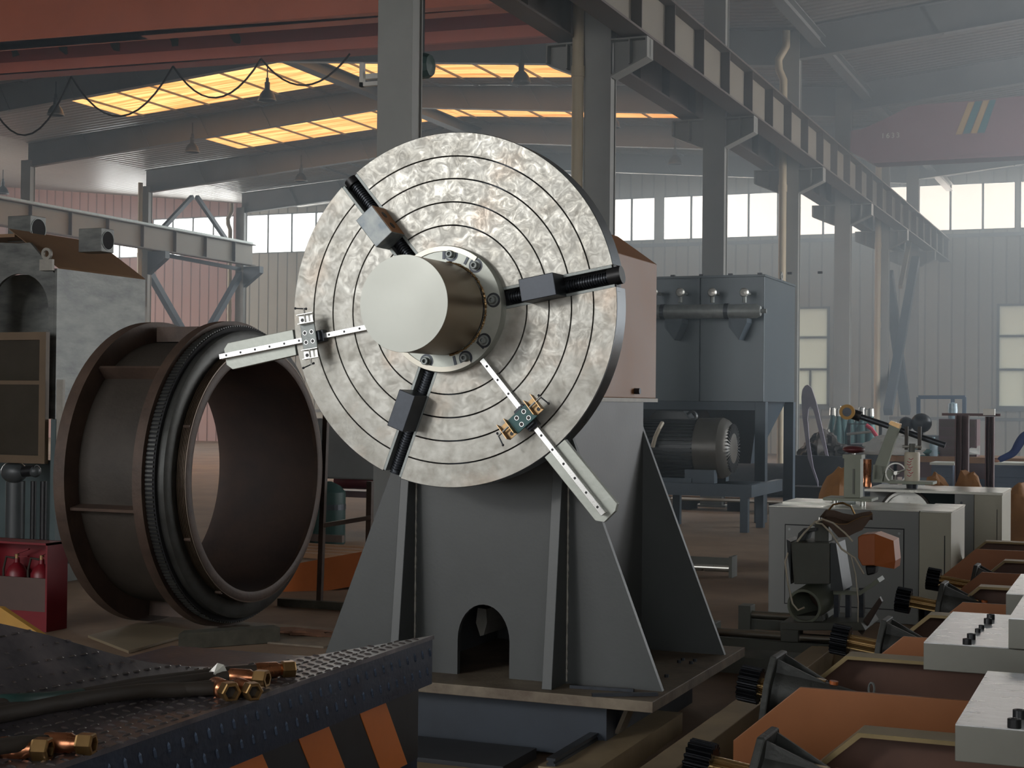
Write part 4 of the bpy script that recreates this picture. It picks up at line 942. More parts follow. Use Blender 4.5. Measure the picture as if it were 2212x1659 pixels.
tc_ = at(745, 980, Y=16); t = MB().box(tc_.x - .9, tc_.x + .9, 16, 16.7, at(745, 1035, Y=16).z, at(745, 905, Y=16).z); 
t2 = thing('grey_tank', 'plain dark grey steel tank behind the lower left rim of the faceplate', 'tank', (tc_.x, 16.3, 0)); t.build('tank_body', 'frame_grey', t2, bevel=.02)
for s in (-.8, .8): MB().box(tc_.x + s - .05, tc_.x + s + .05, 16.05, 16.15, 0, at(745, 1035, Y=16).z).build('tank_leg', 'frame_grey', t2)
# ================================================================ duct box machine, left
MY = at(118, 1000, X=-9.0).y; MX = -9.0
yb_ = at(313, 700, X=MX).y; zt_ = at(118, 579, X=MX).z; zb_ = at(118, 905, X=MX).z; zf = at(118, 590, Y=MY).z
dm = thing('duct_machine', 'galvanised sheet steel extraction box on legs with two square ducts on its roof', 'machine', (MX - .8, MY + .6, 0))
xl0 = at(-90, 700, Y=MY).x
zchf = at(60, 520, Y=MY).z
# right side wall tapering at the bottom
MB().prism([(MX, MY, zt_), (MX, yb_, zt_), (MX, yb_, zb_ + .25), (MX, MY + .35, zb_ - .35), (MX, MY, zb_ - .1)], (-.03, 0, 0)).build('side_wall', 'duct_grey', dm)
f_ = MB(); tops = [(xl0, at(-90, 520, Y=MY).z), (at(40, 526, Y=MY).x, at(40, 526, Y=MY).z), (at(65, 524, Y=MY).x, at(65, 524, Y=MY).z), (at(100, 566, Y=MY).x, at(100, 566, Y=MY).z), (MX - .031, at(118, 590, Y=MY).z)]
def tz_(x):
    for (x0, z0), (x1, z1) in zip(tops, tops[1:]):
        if x <= x1 + 1e-6: return z0 + (z1 - z0) * (x - x0) / (x1 - x0)
    return tops[-1][1]
ax0, ax1 = at(-20, 700, Y=MY).x, at(104, 700, Y=MY).x; acz = at(50, 668, Y=MY).z; acr = (ax1 - ax0) / 2; acx_ = (ax0 + ax1) / 2
cut = sorted({xl0, ax0, ax1, MX - .031} | {t[0] for t in tops} | {acx_ - acr * math.cos(PI * k / 28) for k in range(29)})
for x0, x1 in zip(cut, cut[1:]):
    if x1 - x0 < 1e-5: continue
    def bz(x, mid=(x0 + x1) / 2):
        if mid < ax0 or mid > ax1: return zb_
        return acz + math.sqrt(max(0, acr ** 2 - (x - acx_) ** 2))
    f_.prism([(x0, MY, bz(x0)), (x1, MY, bz(x1)), (x1, MY, tz_(x1)), (x0, MY, tz_(x0))], (0, .03, 0))
f_.build('front_wall', 'duct_grey', dm)
MB().box(xl0, MX - .03, MY + .5, MY + .53, zb_, zt_).build('inner_baffle', 'duct_grey', dm)
MB().prism([(MX, MY + .02, zt_), (MX, yb_, zt_), (MX - .55, yb_, zt_ + .36), (MX - .55, MY + .02, zt_ + .36)], (-.02, 0, .02)).build('roof_sheet', 'roof_brown', dm)
MB().box(xl0, MX - .5, MY + .02, yb_, zt_ + .3, zt_ + .33).build('roof_top', 'roof_brown', dm)
p = at(106, 561, Y=MY); m = MB(); m.lathe([(-.012, .03), (-.012, .055), (.012, .055), (.012, .03)], p + Vector((0, -.03, .05)), (0, 1, 0), 20, close=True); m.box(p.x - .07, p.x + .07, MY - .045, MY - .015, p.z - .1, p.z + .0); m.build('lifting_eye', 'stand_edge', dm)
def sqduct(u0, u1, u2, v0, v1, lab):
    yy = MY + .3; a = at(u0, v0, Y=yy); b = at(u1, v1, Y=yy); c2 = at(u2, (v0 + v1) / 2, X=b.x); t = thing('square_duct', lab, 'duct', (b.x, yy, b.z), 'square ducts on the extraction box')
    z0_, z1_ = b.z, a.z; MB().box(a.x, b.x, yy, c2.y, z0_, z1_).build('duct_body', 'duct_grey', t, bevel=.004)
    cc = Vector((b.x, (yy + c2.y) / 2, (z0_ + z1_) / 2)); r_ = min(c2.y - yy, z1_ - z0_) * .46
    MB().lathe([(.002, 0), (.002, r_)], cc, (1, 0, 0), 32).build('round_opening', 'black_matte', t); MB().lathe([(.0, r_), (.006, r_), (.006, r_ * 1.06), (0, r_ * 1.06)], cc, (1, 0, 0), 32, close=True).build('opening_rim', 'steel_dull', t)
sqduct(17, 66, 99, 467, 521, 'square duct with round opening on the machine roof, nearest the left edge')
sqduct(170, 219, 246, 494, 543, 'square duct with round opening on the machine roof, right of its twin')
# brown framed door in front and the pump frame below
dy = MY - .12; dz0, dz1 = at(50, 1000, Y=dy).z, at(50, 718, Y=dy).z; dx0, dx1 = xl0, at(106, 850, Y=dy).x
fr = MB(); w = .07; fr.box(dx0, dx1, dy - .05, dy, dz1 - w, dz1); fr.box(dx0, dx1, dy - .05, dy, dz0, dz0 + w); fr.box(dx1 - w, dx1, dy - .05, dy, dz0 + w, dz1 - w); fr.box(dx0, dx0 + w, dy - .05, dy, dz0 + w, dz1 - w); fo = fr.build('door_frame', 'frame_brown', dm)
MB().box(dx0 + w, dx1 - w, dy - .02, dy - .01, dz0 + w, dz1 - w).build('door_pane', 'glass_brown', fo)
MB().box(dx0 + w, dx1 - w, dy - .03, dy - .02, dz0 + (dz1 - dz0) * .6, dz0 + (dz1 - dz0) * .63).build('door_crossbar', 'frame_brown', fo)
lx = at(120, 1050, Y=dy).x
MB().box(lx - .06, lx + .0, dy, dy + .08, 0, zb_).build('machine_leg', 'teal_grey', dm); MB().box(xl0, lx, dy + .6, dy + .63, 0.02, dz0).build('back_panel', 'teal_grey', dm)
MB().box(at(121, 900, Y=dy).x, at(135, 900, Y=dy).x, dy, dy + .03, at(125, 960, Y=dy).z, at(125, 820, Y=dy).z).build('white_post', 'stand_edge', dm)
for u, r_, mm in ((25, .085, 'motor'), (64, .026, 'black'), (86, .03, 'black')):
    x_ = at(u, 1080, Y=dy + .1).x; MB().cyl((x_, dy + .15, .02), (x_, dy + .15, at(u, 1040, Y=dy + .1).z), r_, n=20).build('vertical_pipe', mm, dm, smooth=True)
pz = at(40, 1020, Y=dy + .1); MB().ball(pz + Vector((-.05, 0, 0)), .13, .1, .1).build('pump_head', 'motor', dm, smooth=True); MB().cyl(pz, at(80, 1016, Y=dy + .1), .05, n=14).build('pump_elbow', 'black', dm, smooth=True); MB().ball(at(76, 1018, Y=dy + .1), .055).build('pump_valve', 'motor', dm, smooth=True)
MB().box(MX - .2, MX + .06, MY - .1, MY + 1.1, .0, .16).build('base_beam', 'machine_grey', dm)
for k, (v0, r_) in enumerate(((1035, .05), (1085, .035), (1125, .05), (1150, .04))):
    p = at(140, v0, Y=MY + .7); MB().cyl(p - Vector((.12, 0, 0)), p + Vector((.1, 0, 0)), r_, n=16).build('pipe_fitting', 'steel_bright' if k == 1 else 'steel_dull', dm, smooth=True)
# extinguisher box
ey = at(100, 1366, Z=0).y; ex1 = at(101, 1300, Y=ey).x; ex0 = ex1 - .62; ezt = at(101, 1174, Y=ey).z; ezm = at(90, 1250, Y=ey).z
t = thing('extinguisher_box', 'open fronted red and brown fire extinguisher box at the left edge', 'box', (ex0 + .3, ey + .1, 0))
MB().box(ex0, ex1, ey + .2, ey + .22, 0, ezt).build('back_panel', 'fire_red', t)
for x_ in (ex0, ex1 - .015): MB().box(x_, x_ + .015, ey, ey + .2, 0, ezt).build('side_panel', 'fire_red', t)
MB().box(ex0 + .015, ex1 - .015, ey, ey + .015, .14, ezm).build('front_panel', 'box_brown', t); MB().box(ex0 + .015, ex1 - .015, ey + .004, ey + .02, 0, .14).build('lower_panel', 'fire_red', t); MB().box(ex0, ex1, ey, ey + .22, ezt - .015, ezt).build('top_panel', 'fire_red', t)
def ext(x, lab):
    b = Vector((x, ey + .11, .08)); t = thing('fire_extinguisher', lab, 'fire extinguisher', b, 'extinguishers in the red box'); H2 = ezm - .08 + .07
    MB().lathe([(0, 0), (0, .07), (.01, .075), (H2 - .05, .075), (H2 - .01, .055), (H2 + .02, .02), (H2 + .05, .018)], b, (0, 0, 1), 24).build('cylinder_body', 'fire_red', t, smooth=True)
    MB().cyl(b + Vector((0, 0, H2 + .03)), b + Vector((0, 0, H2 + .08)), .016, n=12).build('valve', 'zinc_gold', t)
    h = MB().obox(b + Vector((.05, 0, H2 + .1)), (1, 0, .35), (0, 1, 0), (-.35, 0, 1), .06, .01, .004); h.obox(b + Vector((.05, 0, H2 + .065)), (1, 0, .05), (0, 1, 0), (0, 0, 1), .05, .01, .004); h.build('handle', 'fire_red', t)
    MB().tube([b + Vector((-.01, -.01, H2 + .05)), b + Vector((-.07, -.03, H2 + .06)), b + Vector((-.095, -.03, H2 - .03)), b + Vector((-.09, -.03, .12))], .009, 8).build('hose', 'rubber', t, smooth=True)
ext(ex1 - .14, 'red fire extinguisher in the box, right one with handle raised'); ext(ex1 - .36, 'red fire extinguisher in the box, partly cut by the photo edge')
# ================================================================ dust collector
QY = at(1650, 1130, Z=0).y; qx1 = at(1650, 800, Y=QY).x; qx0 = at(1330, 800, Y=QY).x; qz1 = at(1650, 597, Y=QY).z; qz0 = at(1650, 868, Y=QY).z; qy1 = at(1717, 700, X=qx1).y
qx0 = max(qx0, -7.6)
t = thing('dust_collector', 'blue-grey dust collector housing on legs right of the orange cover', 'dust collector', ((qx0 + qx1) / 2, QY + .9, 0))
xm = at(1512, 700, Y=QY).x
for a, b in ((qx0, xm - .006), (xm + .006, qx1)): MB().box(a, b, QY, qy1, qz0, qz1).build('housing_section', 'collector', t, bevel=.006)
m = MB(); m.box(qx0, qx1 + .01, QY - .01, qy1 + .01, qz1, qz1 + .03); m.build('roof_plate', 'collector', t)
for k in range(7): MB().box(qx0 + .4 + k * .42, qx0 + .46 + k * .42, QY - .03, QY + .02, qz1 + .02, qz1 + .05).build('roof_clip', 'steel_dark', t)
p = at(1688, 605, X=qx1); MB().lathe([(-.01, .03), (-.01, .07), (.01, .07), (.01, .03)], p + Vector((0, 0, .05)), (1, 0, 0), 16, close=True).build('lifting_eye', 'steel_bright', t)
for x in (qx0 + .05, at(1641, 1000, Y=QY).x):
    for y in (QY + .08, qy1 - .1): MB().box(x - .075, x + .075, y - .075, y + .075, 0, qz0).build('leg', 'collector_dark', t, bevel=.004)
hop = MB()
for a, b in ((qx0 + .1, xm), (xm, qx1 - .1)):
    c_ = (a + b) / 2; y0, y1, ym = QY + .15, qy1 - .15, (QY + qy1) / 2; z0_, z1_ = qz0 - .9, qz0
    hop.add([(a, y0, z1_), (b, y0, z1_), (b, y1, z1_), (a, y1, z1_), (c_ - .12, ym - .12, z0_), (c_ + .12, ym - .12, z0_), (c_ + .12, ym + .12, z0_), (c_ - .12, ym + .12, z0_)], [(0, 1, 5, 4), (1, 2, 6, 5), (2, 3, 7, 6), (3, 0, 4, 7), (4, 5, 6, 7), (3, 2, 1, 0)])
hop.build('hopper', 'collector_dark', t)
MB().box(qx0 - .3, qx1, QY + .02, QY + .12, qz0 - .12, qz0).build('lower_girt', 'collector_dark', t)
hy = QY - .32; pa, pb = at(1380, 674, Y=hy), at(1634, 672, Y=hy); pr_ = 15 * (pa - CAM).length / 3300
h = MB().lathe([(0, 0), (0, pr_), ((pb - pa).length, pr_), ((pb - pa).length + .06, pr_ * .7), ((pb - pa).length + .07, 0)], pa, pb - pa, 32).build('header_pipe', 'steel_dull', t, smooth=True)
MB().cyl(pb, pb + Vector((.14, 0, 0)), .03, n=12).build('pipe_stub', 'steel_dull', h)
for u in (1432, 1570):
    x = at(u, 700, Y=hy).x; MB().lathe([(-.03, pr_ + .001), (-.03, pr_ + .01), (.03, pr_ + .01), (.03, pr_ + .001)], (x, hy, (pa.z + pb.z) / 2), (1, 0, 0), 32, close=True).build('pipe_clamp', 'steel_dark', h)
    zc_ = (pa.z + pb.z) / 2 - pr_; MB().prism([(x + .03, hy - .02, zc_), (x + .28, hy + .0, zc_), (x + .28, hy, zc_ - .06), (x + .17, hy, zc_ - .3), (x + .03, hy - .02, zc_ - .12)], (0, .3, 0)).build('pipe_bracket', 'collector_dark', t)
for u in (1412, 1470, 1539, 1608):
    vp = at(u, 632, Y=hy); m = MB().cyl(vp - Vector((0, 0, .14)), vp + Vector((0, 0, -.05)), .03, n=12); m.cyl(vp + Vector((0, .05, 0)), vp + Vector((0, .3, 0)), .025, n=12); vo = m.build('pulse_valve', 'steel_dull', t, smooth=True)
    b = MB().lathe([(-.03, 0), (-.03, .03), (-.01, .06), (.02, .066), (.05, .05), (.06, 0)], vp, (0, -1, 0), 12); b.build('valve_head', 'steel_bright', vo, smooth=True)
# blower motor on its frame
my = QY - 1.2; z_f = at(1500, 1040, Y=my).z
t = thing('motor_frame', 'blue steel channel frame under the big electric motor', 'frame', (at(1550, 1050, Y=my).x, my, 0))
fx0, fx1 = at(1436, 1050, Y=my).x, at(1627, 1050, Y=my).x
for y in (my - .45, my + .45): MB().box(fx0, fx1 + .05, y - .04, y + .04, z_f - .16, z_f).build('channel', 'collector_dark', t)
MB().box(fx1 + .02, fx1 + .1, my - .5, my + 1.3, z_f - .16, z_f).build('end_channel', 'collector_dark', t); MB().box(fx0, fx0 + .08, my - .5, my + .5, z_f - .16, z_f).build('end_channel', 'collector_dark', t)
for x in (fx0 + .05, fx1): 
    for y in (my - .45, my + .42): MB().box(x - .05, x + .05, y - .05, y + .05, 0, z_f - .16).build('leg', 'collector_dark', t)
mc0, mc1 = at(1390, 965, Y=my), at(1572, 968, Y=my); mr_ = 64 * (mc1 - CAM).length / 3300
mc = Vector((0, my, (mc1.z + mc0.z) / 2)); t = thing('electric_motor', 'big dark grey ribbed electric motor with domed fan cover right of the orange cover', 'motor', (mc1.x - .5, my, mc.z))
xa, xb, xc = mc0.x, at(1512, 965, Y=my).x, mc1.x
MB().cyl((xa, my, mc.z), (xb, my, mc.z), mr_ * .9, n=40).build('motor_body', 'motor', t, smooth=True)
fn = MB()
for k in range(44):
    a = 2 * PI * k / 44; e_ = Vector((0, math.cos(a), math.sin(a))); fn.obox(Vector(((xa + xb) / 2, my, mc.z)) + e_ * mr_ * .93, (1, 0, 0), e_, Vector((0, -math.sin(a), math.cos(a))), (xb - xa) / 2 - .02, mr_ * .06, .006)
fn.build('cooling_ribs', 'motor', t)
MB().lathe([(0, mr_), (.32, mr_ * 1.02), (xc - xb - .06, mr_ * 1.02), (xc - xb, mr_ * .95), (xc - xb + .06, mr_ * .8), (xc - xb + .09, mr_ * .4), (xc - xb + .09, 0)], (xb, my, mc.z), (1, 0, 0), 48).build('fan_cover', 'motor_shell', t, smooth=True)
gr = MB()
for k in range(40):
    a = 2 * PI * k / 40; e_ = Vector((0, math.cos(a), math.sin(a))); gr.obox(Vector((xc + .075, my, mc.z)) + e_ * mr_ * .66, e_, (1, 0, 0), Vector((0, -math.sin(a), math.cos(a))), mr_ * .16, .012, .006)
gr.build('fan_grille', 'motor', t)['kind'] = 'stuff'
jb = [at(1402, 925, Y=my - .1), at(1404, 898, Y=my - .1), at(1418, 887, Y=my - .1), at(1476, 888, Y=my - .1), at(1492, 908, Y=my - .1), at(1494, 925, Y=my - .1)]
MB().prism(jb, (0, .32, 0)).build('terminal_box', 'motor', t, bevel=.01)
p = at(1495, 900, Y=my); MB().lathe([(-.02, .05), (-.02, .08), (.02, .08), (.02, .05)], p, (.3, 1, 0), 20, close=True).build('lifting_eye', 'motor', t)
MB().box(xa + .1, xb, my - .4, my + .4, z_f, z_f + .06).build('motor_foot', 'collector_dark', t); 
for k in (-.3, .3): MB().box(xb - .1, xb + .3, my + k - .08, my + k + .08, z_f, mc.z - mr_ * .7).build('motor_foot', 'collector_dark', t)
cb = [at(1431, 913, Y=my - .42), at(1424, 925, Y=my - .5), at(1415, 945, Y=my - .5), at(1410, 965, Y=my - .45)]
MB().tube(cb, .028, 8).build('supply_cable', 'cable_white', t, smooth=True)
# pallets and gear on the floor under the frame
p = at(1560, 1108, Z=0); 
for (u, v, w, l, h_, mm, lab, cat, nm) in ((1500, 1088, 1.5, .8, .18, 'wood', 'brown pallet lying under the motor frame', 'pallet', 'wooden_pallet'), (1570, 1104, 1.9, .5, .08, 'board', 'long flat board on dark bearers in front of the collector leg', 'board', 'flat_board')):
    p = at(u, v, Z=0)
    if cat == 'pallet':
        t = thing(nm, lab, cat, p)
        for k in range(6): MB().box(p.x - w / 2, p.x + w / 2, p.y + k * .14, p.y + k * .14 + .1, .1, .125).build('deck_board', mm, t)
        for k in (-1, 0, 1): MB().box(p.x + k * w * .45 - .04, p.x + k * w * .45 + .04, p.y, p.y + .8, 0, .1).build('bearer', 'crate_dark', t)
    else:
        t = thing(nm, lab, cat, p); MB().box(p.x - w / 2, p.x + w / 2, p.y, p.y + l, .14, .16).build('board', mm, t)
        for k in (-.7, .1, .75): MB().box(p.x + k - .1, p.x + k + .1, p.y + .02, p.y + l - .02, 0, .14).build('bearer', 'crate_dark', t)
p = at(1600, 1075, Z=0); t = MB().cyl((p.x - .6, p.y + .6, .3), (p.x + .9, p.y + .6, .3), .3, n=24); tag(t.build('dark_roll', 'crate_dark', smooth=True), 'dark roll lying behind the pallet under the dust collector', 'roll')
p = at(1560, 1240, Z=0); t = thing('floor_roller', 'short grey roller track on the floor right of the positioner', 'roller', p)
a, b = at(1505, 1225, Z=.08), at(1580, 1228, Z=.08); MB().cyl(a - Vector((.3, 0, 0)), b, .035, n=16).build('roller', 'steel_bright', t, smooth=True); MB().box(b.x, b.x + .03, b.y - .1, b.y + .1, 0, .2).build('end_bracket', 'machine_grey', t); MB().box(a.x - .3, b.x, b.y + .06, b.y + .1, .06, .17).build('back_bar', 'machine_grey', t)
# ================================================================ horseshoe plate, crate, bench area
ay = 23.8
arcp = [(1767, 1051), (1745, 990), (1733, 900), (1731, 858), (1733, 842), (1739, 833), (1745, 831), (1753, 838), (1763, 868), (1775, 920), (1789, 984), (1790, 985), (1783, 984), (1772, 945), (1761, 900), (1756, 884), (1750, 878), (1746, 884), (1744, 905), (1749, 960), (1757, 1010), (1767, 1040)]
base_z = at(1767, 1051, Y=ay).z
tag(MB().prism([at(u, v, Y=ay) for u, v in arcp], (0, .03, 0)).build('horseshoe_plate', 'arc_plate'), 'tall pale horseshoe shaped steel plate standing behind the grinding machines', 'plate')
cx0, cx1 = at(1712, 1000, Y=24.2).x, at(1850, 1000, Y=24.2).x
t = thing('scrap_crate', 'dark steel crate heaped with parts behind the horseshoe plate', 'crate', ((cx0 + cx1) / 2, 24.7, 0))
MB().box(cx0, cx1, 24.2, 25.4, 0, at(1780, 985, Y=24.2).z).build('crate_body', 'crate_dark', t)
MB().box(cx0 + .1, cx0 + 1.0, ay - .2, ay + .3, 0, base_z).build('crate_step', 'crate_dark', t)
random.seed(31)
tz = at(1780, 985, Y=24.2).z
for k in range(8):
    x = random.uniform(cx0 + .2, cx1 - .2); lump(Vector((x, 24.7, tz - .1)), random.uniform(.2, .35), .3, random.uniform(.2, .5), 'scrap_part', 'rust_dark', '', '', k, .5, t)
gbase = at(1800, 1000, Y=27).x
t0 = None
for k, u in enumerate((1718, 1727, 1735)):
    x = at(1706 + k * 11 + 80, 900, Y=27.5).x
gy = 27.5
for k, (u, v) in enumerate(((1789, 925), (1799, 878), (1811, 880), (1822, 874), (1838, 880), (1852, 886), (1862, 878), (1872, 882), (1881, 880))):
    x = at(u, 900, Y=gy + .35 * (k % 2)).x; zt2 = at(u, v, Y=gy).z; r_ = .08
    if t0 is None:
        t = thing('gas_cylinder', '', 'gas cylinder', (x, gy, 0), 'gas cylinders in the hazy rear row'); t0 = t
        MB().lathe([(0, 0), (0, r_), (zt2 - .35, r_), (zt2 - .2, r_ * .6), (zt2 - .16, .035), (zt2 - .1, .035)], (x, gy, 0), (0, 0, 1), 20).build('cylinder_body', 'gas_teal', t, smooth=True)
        MB().lathe([(zt2 - .12, .05), (zt2 - .02, .045), (zt2, .0)], (x, gy, 0), (0, 0, 1), 12).build('valve_cap', 'steel_bright', t, smooth=True)
    else: t = dup(t0, (x, gy + .35 * (k % 2), 0), scale=zt2 / zt20)
    if k == 0: zt20 = zt2
    t['label'] = ['teal gas cylinder standing alone under the pale lower window', 'gas cylinder just left of the yellow polishing wheel', 'gas cylinder hidden behind the left rim of the yellow wheel', 'gas cylinder behind the middle of the yellow wheel', 'gas cylinder peeking out right of the yellow wheel', 'gas cylinder over the upper end of the dark arm', 'gas cylinder third from the cream drain pipe', 'gas cylinder second from the cream drain pipe', 'gas cylinder closest to the cream drain pipe at its left'][k]
# ================================================================ grinding machine cabinets
KY = at(1660, 1330, Z=0).y; kx0 = at(1660, 1200, Y=KY).x; kz = at(1660, 1094, Y=KY).z; kx1 = at(1985, 1200, Y=KY).x; kx2 = at(2055, 1200, Y=KY).x; kyb = at(2082, 1092, X=kx2).y
kyb = max(kyb, KY + .9)
t = thing('grinder_cabinet', 'grey machine cabinet with cream right end, in front of its twin', 'machine', ((kx0 + kx2) / 2, KY + .4, 0), 'grey and cream grinding machine cabinets')
MB().box(kx0, kx1, KY, kyb, 0, kz).build('cabinet_body', 'cabinet_grey', t, bevel=.006)
MB().box(kx1 + .004, kx2, KY - .02, kyb, .16, kz - .0).build('control_section', 'cabinet_cream', t, bevel=.005)
MB().box(kx1 + .03, kx2 - .03, KY + .1, kyb - .1, 0, .16).build('machine_foot', 'steel_dark', t)
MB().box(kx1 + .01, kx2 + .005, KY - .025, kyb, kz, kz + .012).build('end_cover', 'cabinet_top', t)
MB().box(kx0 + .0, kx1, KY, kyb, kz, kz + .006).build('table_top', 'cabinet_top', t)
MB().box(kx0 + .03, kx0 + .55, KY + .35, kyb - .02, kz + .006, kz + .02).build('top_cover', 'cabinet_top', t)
dx0_, dx1_ = at(1697, 1200, Y=KY).x, at(1951, 1200, Y=KY).x; dz0_, dz1_ = at(1697, 1302, Y=KY).z, at(1697, 1134, Y=KY).z
fr = MB(); w = .008
for a, b, c2, d2 in ((dx0_ - w, dx1_ + w, dz1_, dz1_ + w), (dx0_ - w, dx1_ + w, dz0_ - w, dz0_), (dx0_ - w, dx0_, dz0_, dz1_), (dx1_, dx1_ + w, dz0_, dz1_)): fr.box(a, b, KY - .0015, KY, c2, d2)
fr.build('door_gap', 'black_matte', t); dd_ = MB().box(dx0_, dx1_, KY - .006, KY, dz0_, dz1_).build('access_door', 'cabinet_grey', t)
for x in (dx0_ + .03, dx1_ - .03): MB().cyl((x, KY - .006, dz1_ - .03), (x, KY - .012, dz1_ - .03), .01, n=10).build('door_screw', 'steel_dull', dd_)
MB().box(kx2 - .05, kx2 - .043, KY - .024, KY - .018, kz * .35, kz * .8).build('door_slit', 'black_matte', t)
def wheelhead(u0, u1, v0, v1, yy, kz_, t_lab, bodymat, wrap=False):
    tt = thing('wheel_head', t_lab, 'machine head', at((u0 + u1) / 2, v1, Y=yy), 'upright wheel heads on the cabinets')
    return tt
# post head on the near cabinet
hy_ = KY + .45; zpl = at(1838, 1074, Y=hy_).z; x0_, x1_ = at(1786, 1078, Y=hy_).x, at(1890, 1078, Y=hy_).x
kzt = kz + .006
t = thing('upright_post_head', 'grey green square post on a swivel plate on the near cabinet', 'machine head', ((x0_ + x1_) / 2, hy_, kzt))
zp = max(zpl, kzt + .06)
MB().box(x0_, x1_, hy_ - .16, hy_ + .16, zp - .022, zp).build('swivel_plate', 'tool_green', t, bevel=.003)
for x in (x0_ + .08, (x0_ + x1_) / 2, x1_ - .08): MB().cyl((x, hy_ - .08, kzt), (x, hy_ - .08, zp - .022), .022, n=12).build('plate_spacer', 'steel_bright', t, smooth=True)
MB().cyl((x0_ + .12, hy_ - .14, kzt + .03), (x0_ + .25, hy_ - .14, kzt + .03), .02, n=12).build('clamp_roller', 'steel_dull', t)
a, b = at(1826, 1070, Y=hy_), at(1862, 985, Y=hy_); m = MB().box(a.x, b.x, hy_ - .07, hy_ + .07, zp, b.z); m.build('square_post', 'tool_green', t, bevel=.004)
MB().box(a.x - .01, b.x + .01, hy_ - .08, hy_ + .08, b.z - .02, b.z + .01).build('post_cap', 'tool_green', t); MB().box(a.x + .07, a.x + .085, hy_ - .078, hy_ - .07, zp + .03, b.z - .1).build('post_groove', 'machine_grey', t)
MB().ball(Vector(((a.x + b.x) / 2, hy_, b.z + .05)), .09, .09, .03).build('red_knob', 'box_maroon', t, smooth=True, label='dull red round hand knob')
MB().cyl(((a.x + b.x) / 2, hy_, b.z), ((a.x + b.x) / 2, hy_, b.z + .05), .012, n=8).build('knob_stem', 'steel_bright', t)
# second cabinet
K2 = at(2105, 1068, Z=kz).y; x3 = at(2105, 1100, Y=K2).x; x4 = at(2165, 1100, Y=K2).x; x5 = at(1868, 1060, Y=K2).x; k2b = K2 + .95; x2g = at(2062, 1100, Y=K2).x
t = thing('grinder_cabinet', 'grey machine cabinet with cream right end, behind and right of its twin', 'machine', ((x3 + x4) / 2, K2 + .4, 0), 'grey and cream grinding machine cabinets')
MB().box(x2g, x3 - .004, K2, k2b, 0, kz).build('cabinet_body', 'cabinet_grey', t, bevel=.005); MB().box(x3, x4, K2 - .02, k2b, .12, kz).build('control_section', 'cabinet_cream', t, bevel=.005)
MB().box(x3 + .03, x4 - .03, K2 + .1, k2b - .1, 0, .12).build('machine_foot', 'steel_dark', t); MB().box(x5, x4 + .005, K2 - .025, k2b, kz, kz + .022).build('table_top', 'cabinet_top', t)
MB().box(x5, x5 + .25, K2 + .3, k2b, 0, kz).build('left_pedestal', 'cabinet_grey', t); MB().box(x5 + .25, x2g, k2b - .06, k2b, .1, kz - .02).build('rear_panel', 'hoist_green', t)
for k in range(2): MB().cyl((x2g + .06, K2 - .003, kz - .08 - .22 * k), (x2g + .06, K2, kz - .08 - .22 * k), .012, n=10).build('bolt_head', 'steel_dark', t)
MB().box(x4 - .045, x4 - .04, K2 - .024, K2 - .018, kz * .4, kz * .85).build('door_slit', 'black_matte', t)
wc = at(1957, 1112, Y=K2 + .2); wr = 50 * (wc - CAM).length / 3300
MB().lathe([(0, 0), (0, wr * .9), (.03, wr * .9), (.03, wr), (-.02, wr), (-.02, 0)], wc, (0, -1, 0), 48).build('contact_wheel', 'steel_bright', t, smooth=True); MB().lathe([(-.03, wr), (.04, wr), (.04, wr + .02), (-.03, wr + .02)], wc, (0, -1, 0), 48, close=True).build('wheel_tyre', 'rubber', t, smooth=True)
MB().lathe([(.032, 0), (.032, .03), (.07, .03), (.07, 0)], wc, (0, -1, 0), 16).build('wheel_hub', 'steel_dark', t)
# spool, arm, wrapped head on the second cabinet
yy = K2 + .35; kt2 = kz + .022
p = at(1873, 1050, Y=yy); zz = at(1873, 992, Y=yy).z; r_ = 9.5 * (p - CAM).length / 3300
t = thing('copper_spool', 'tall copper coloured spool on the second cabinet behind the square post', 'spool', (p.x, yy, kt2))
MB().lathe([(0, 0), (0, r_), (.03, r_), (.05, r_ * .85), (zz - kt2 - .13, r_ * .85), (zz - kt2 - .12, r_ * .95), (zz - kt2 - .02, r_ * .95), (zz - kt2, r_), (zz - kt2, 0)], (p.x, yy, kt2), (0, 0, 1), 24).build('spool_body', 'copper', t, smooth=True)
# belt arm
t = thing('belt_arm', 'inclined grey green belt arm carrying a long dark roller pipe with yellow wheel', 'belt arm', (at(1895, 1040, Y=yy).x, yy, kt2))
MB().prism([at(u, v, Y=yy) for u, v in ((1888, 1008), (1921, 918), (1943, 922), (1910, 1022), (1902, 1036), (1885, 1036))], (0, .1, 0)).build('arm_column', 'tool_green', t, bevel=.004)
MB().prism([at(u, v, Y=yy - .01) for u, v in ((1919, 916), (1924, 909), (1944, 916), (1942, 926))], (0, .12, 0)).build('arm_head', 'zinc_gold', t)
MB().prism([at(u, v, Y=yy) for u, v in ((1884, 1042), (1886, 1004), (1912, 1008), (1906, 1040), (1936, 1044))], (0, .12, 0)).build('arm_foot', 'tool_green', t)
MB().prism([at(u, v, Y=yy + .02) for u, v in ((1908, 1042), (1909, 1018), (1920, 1014), (1932, 1022), (1926, 1028), (1926, 1042))], (0, .08, 0)).build('pivot_bracket', 'tool_green', t)
a, b = at(1838, 893, Y=yy + .12), at(2042, 962, Y=yy + .12); MB().cyl(a, b, .028, n=16).build('dark_pipe', 'steel_dark', t, smooth=True); MB().cyl(a - (b - a).normalized() * .02, a + (b - a).normalized() * .1, .05, n=16).build('pipe_end', 'black', t)
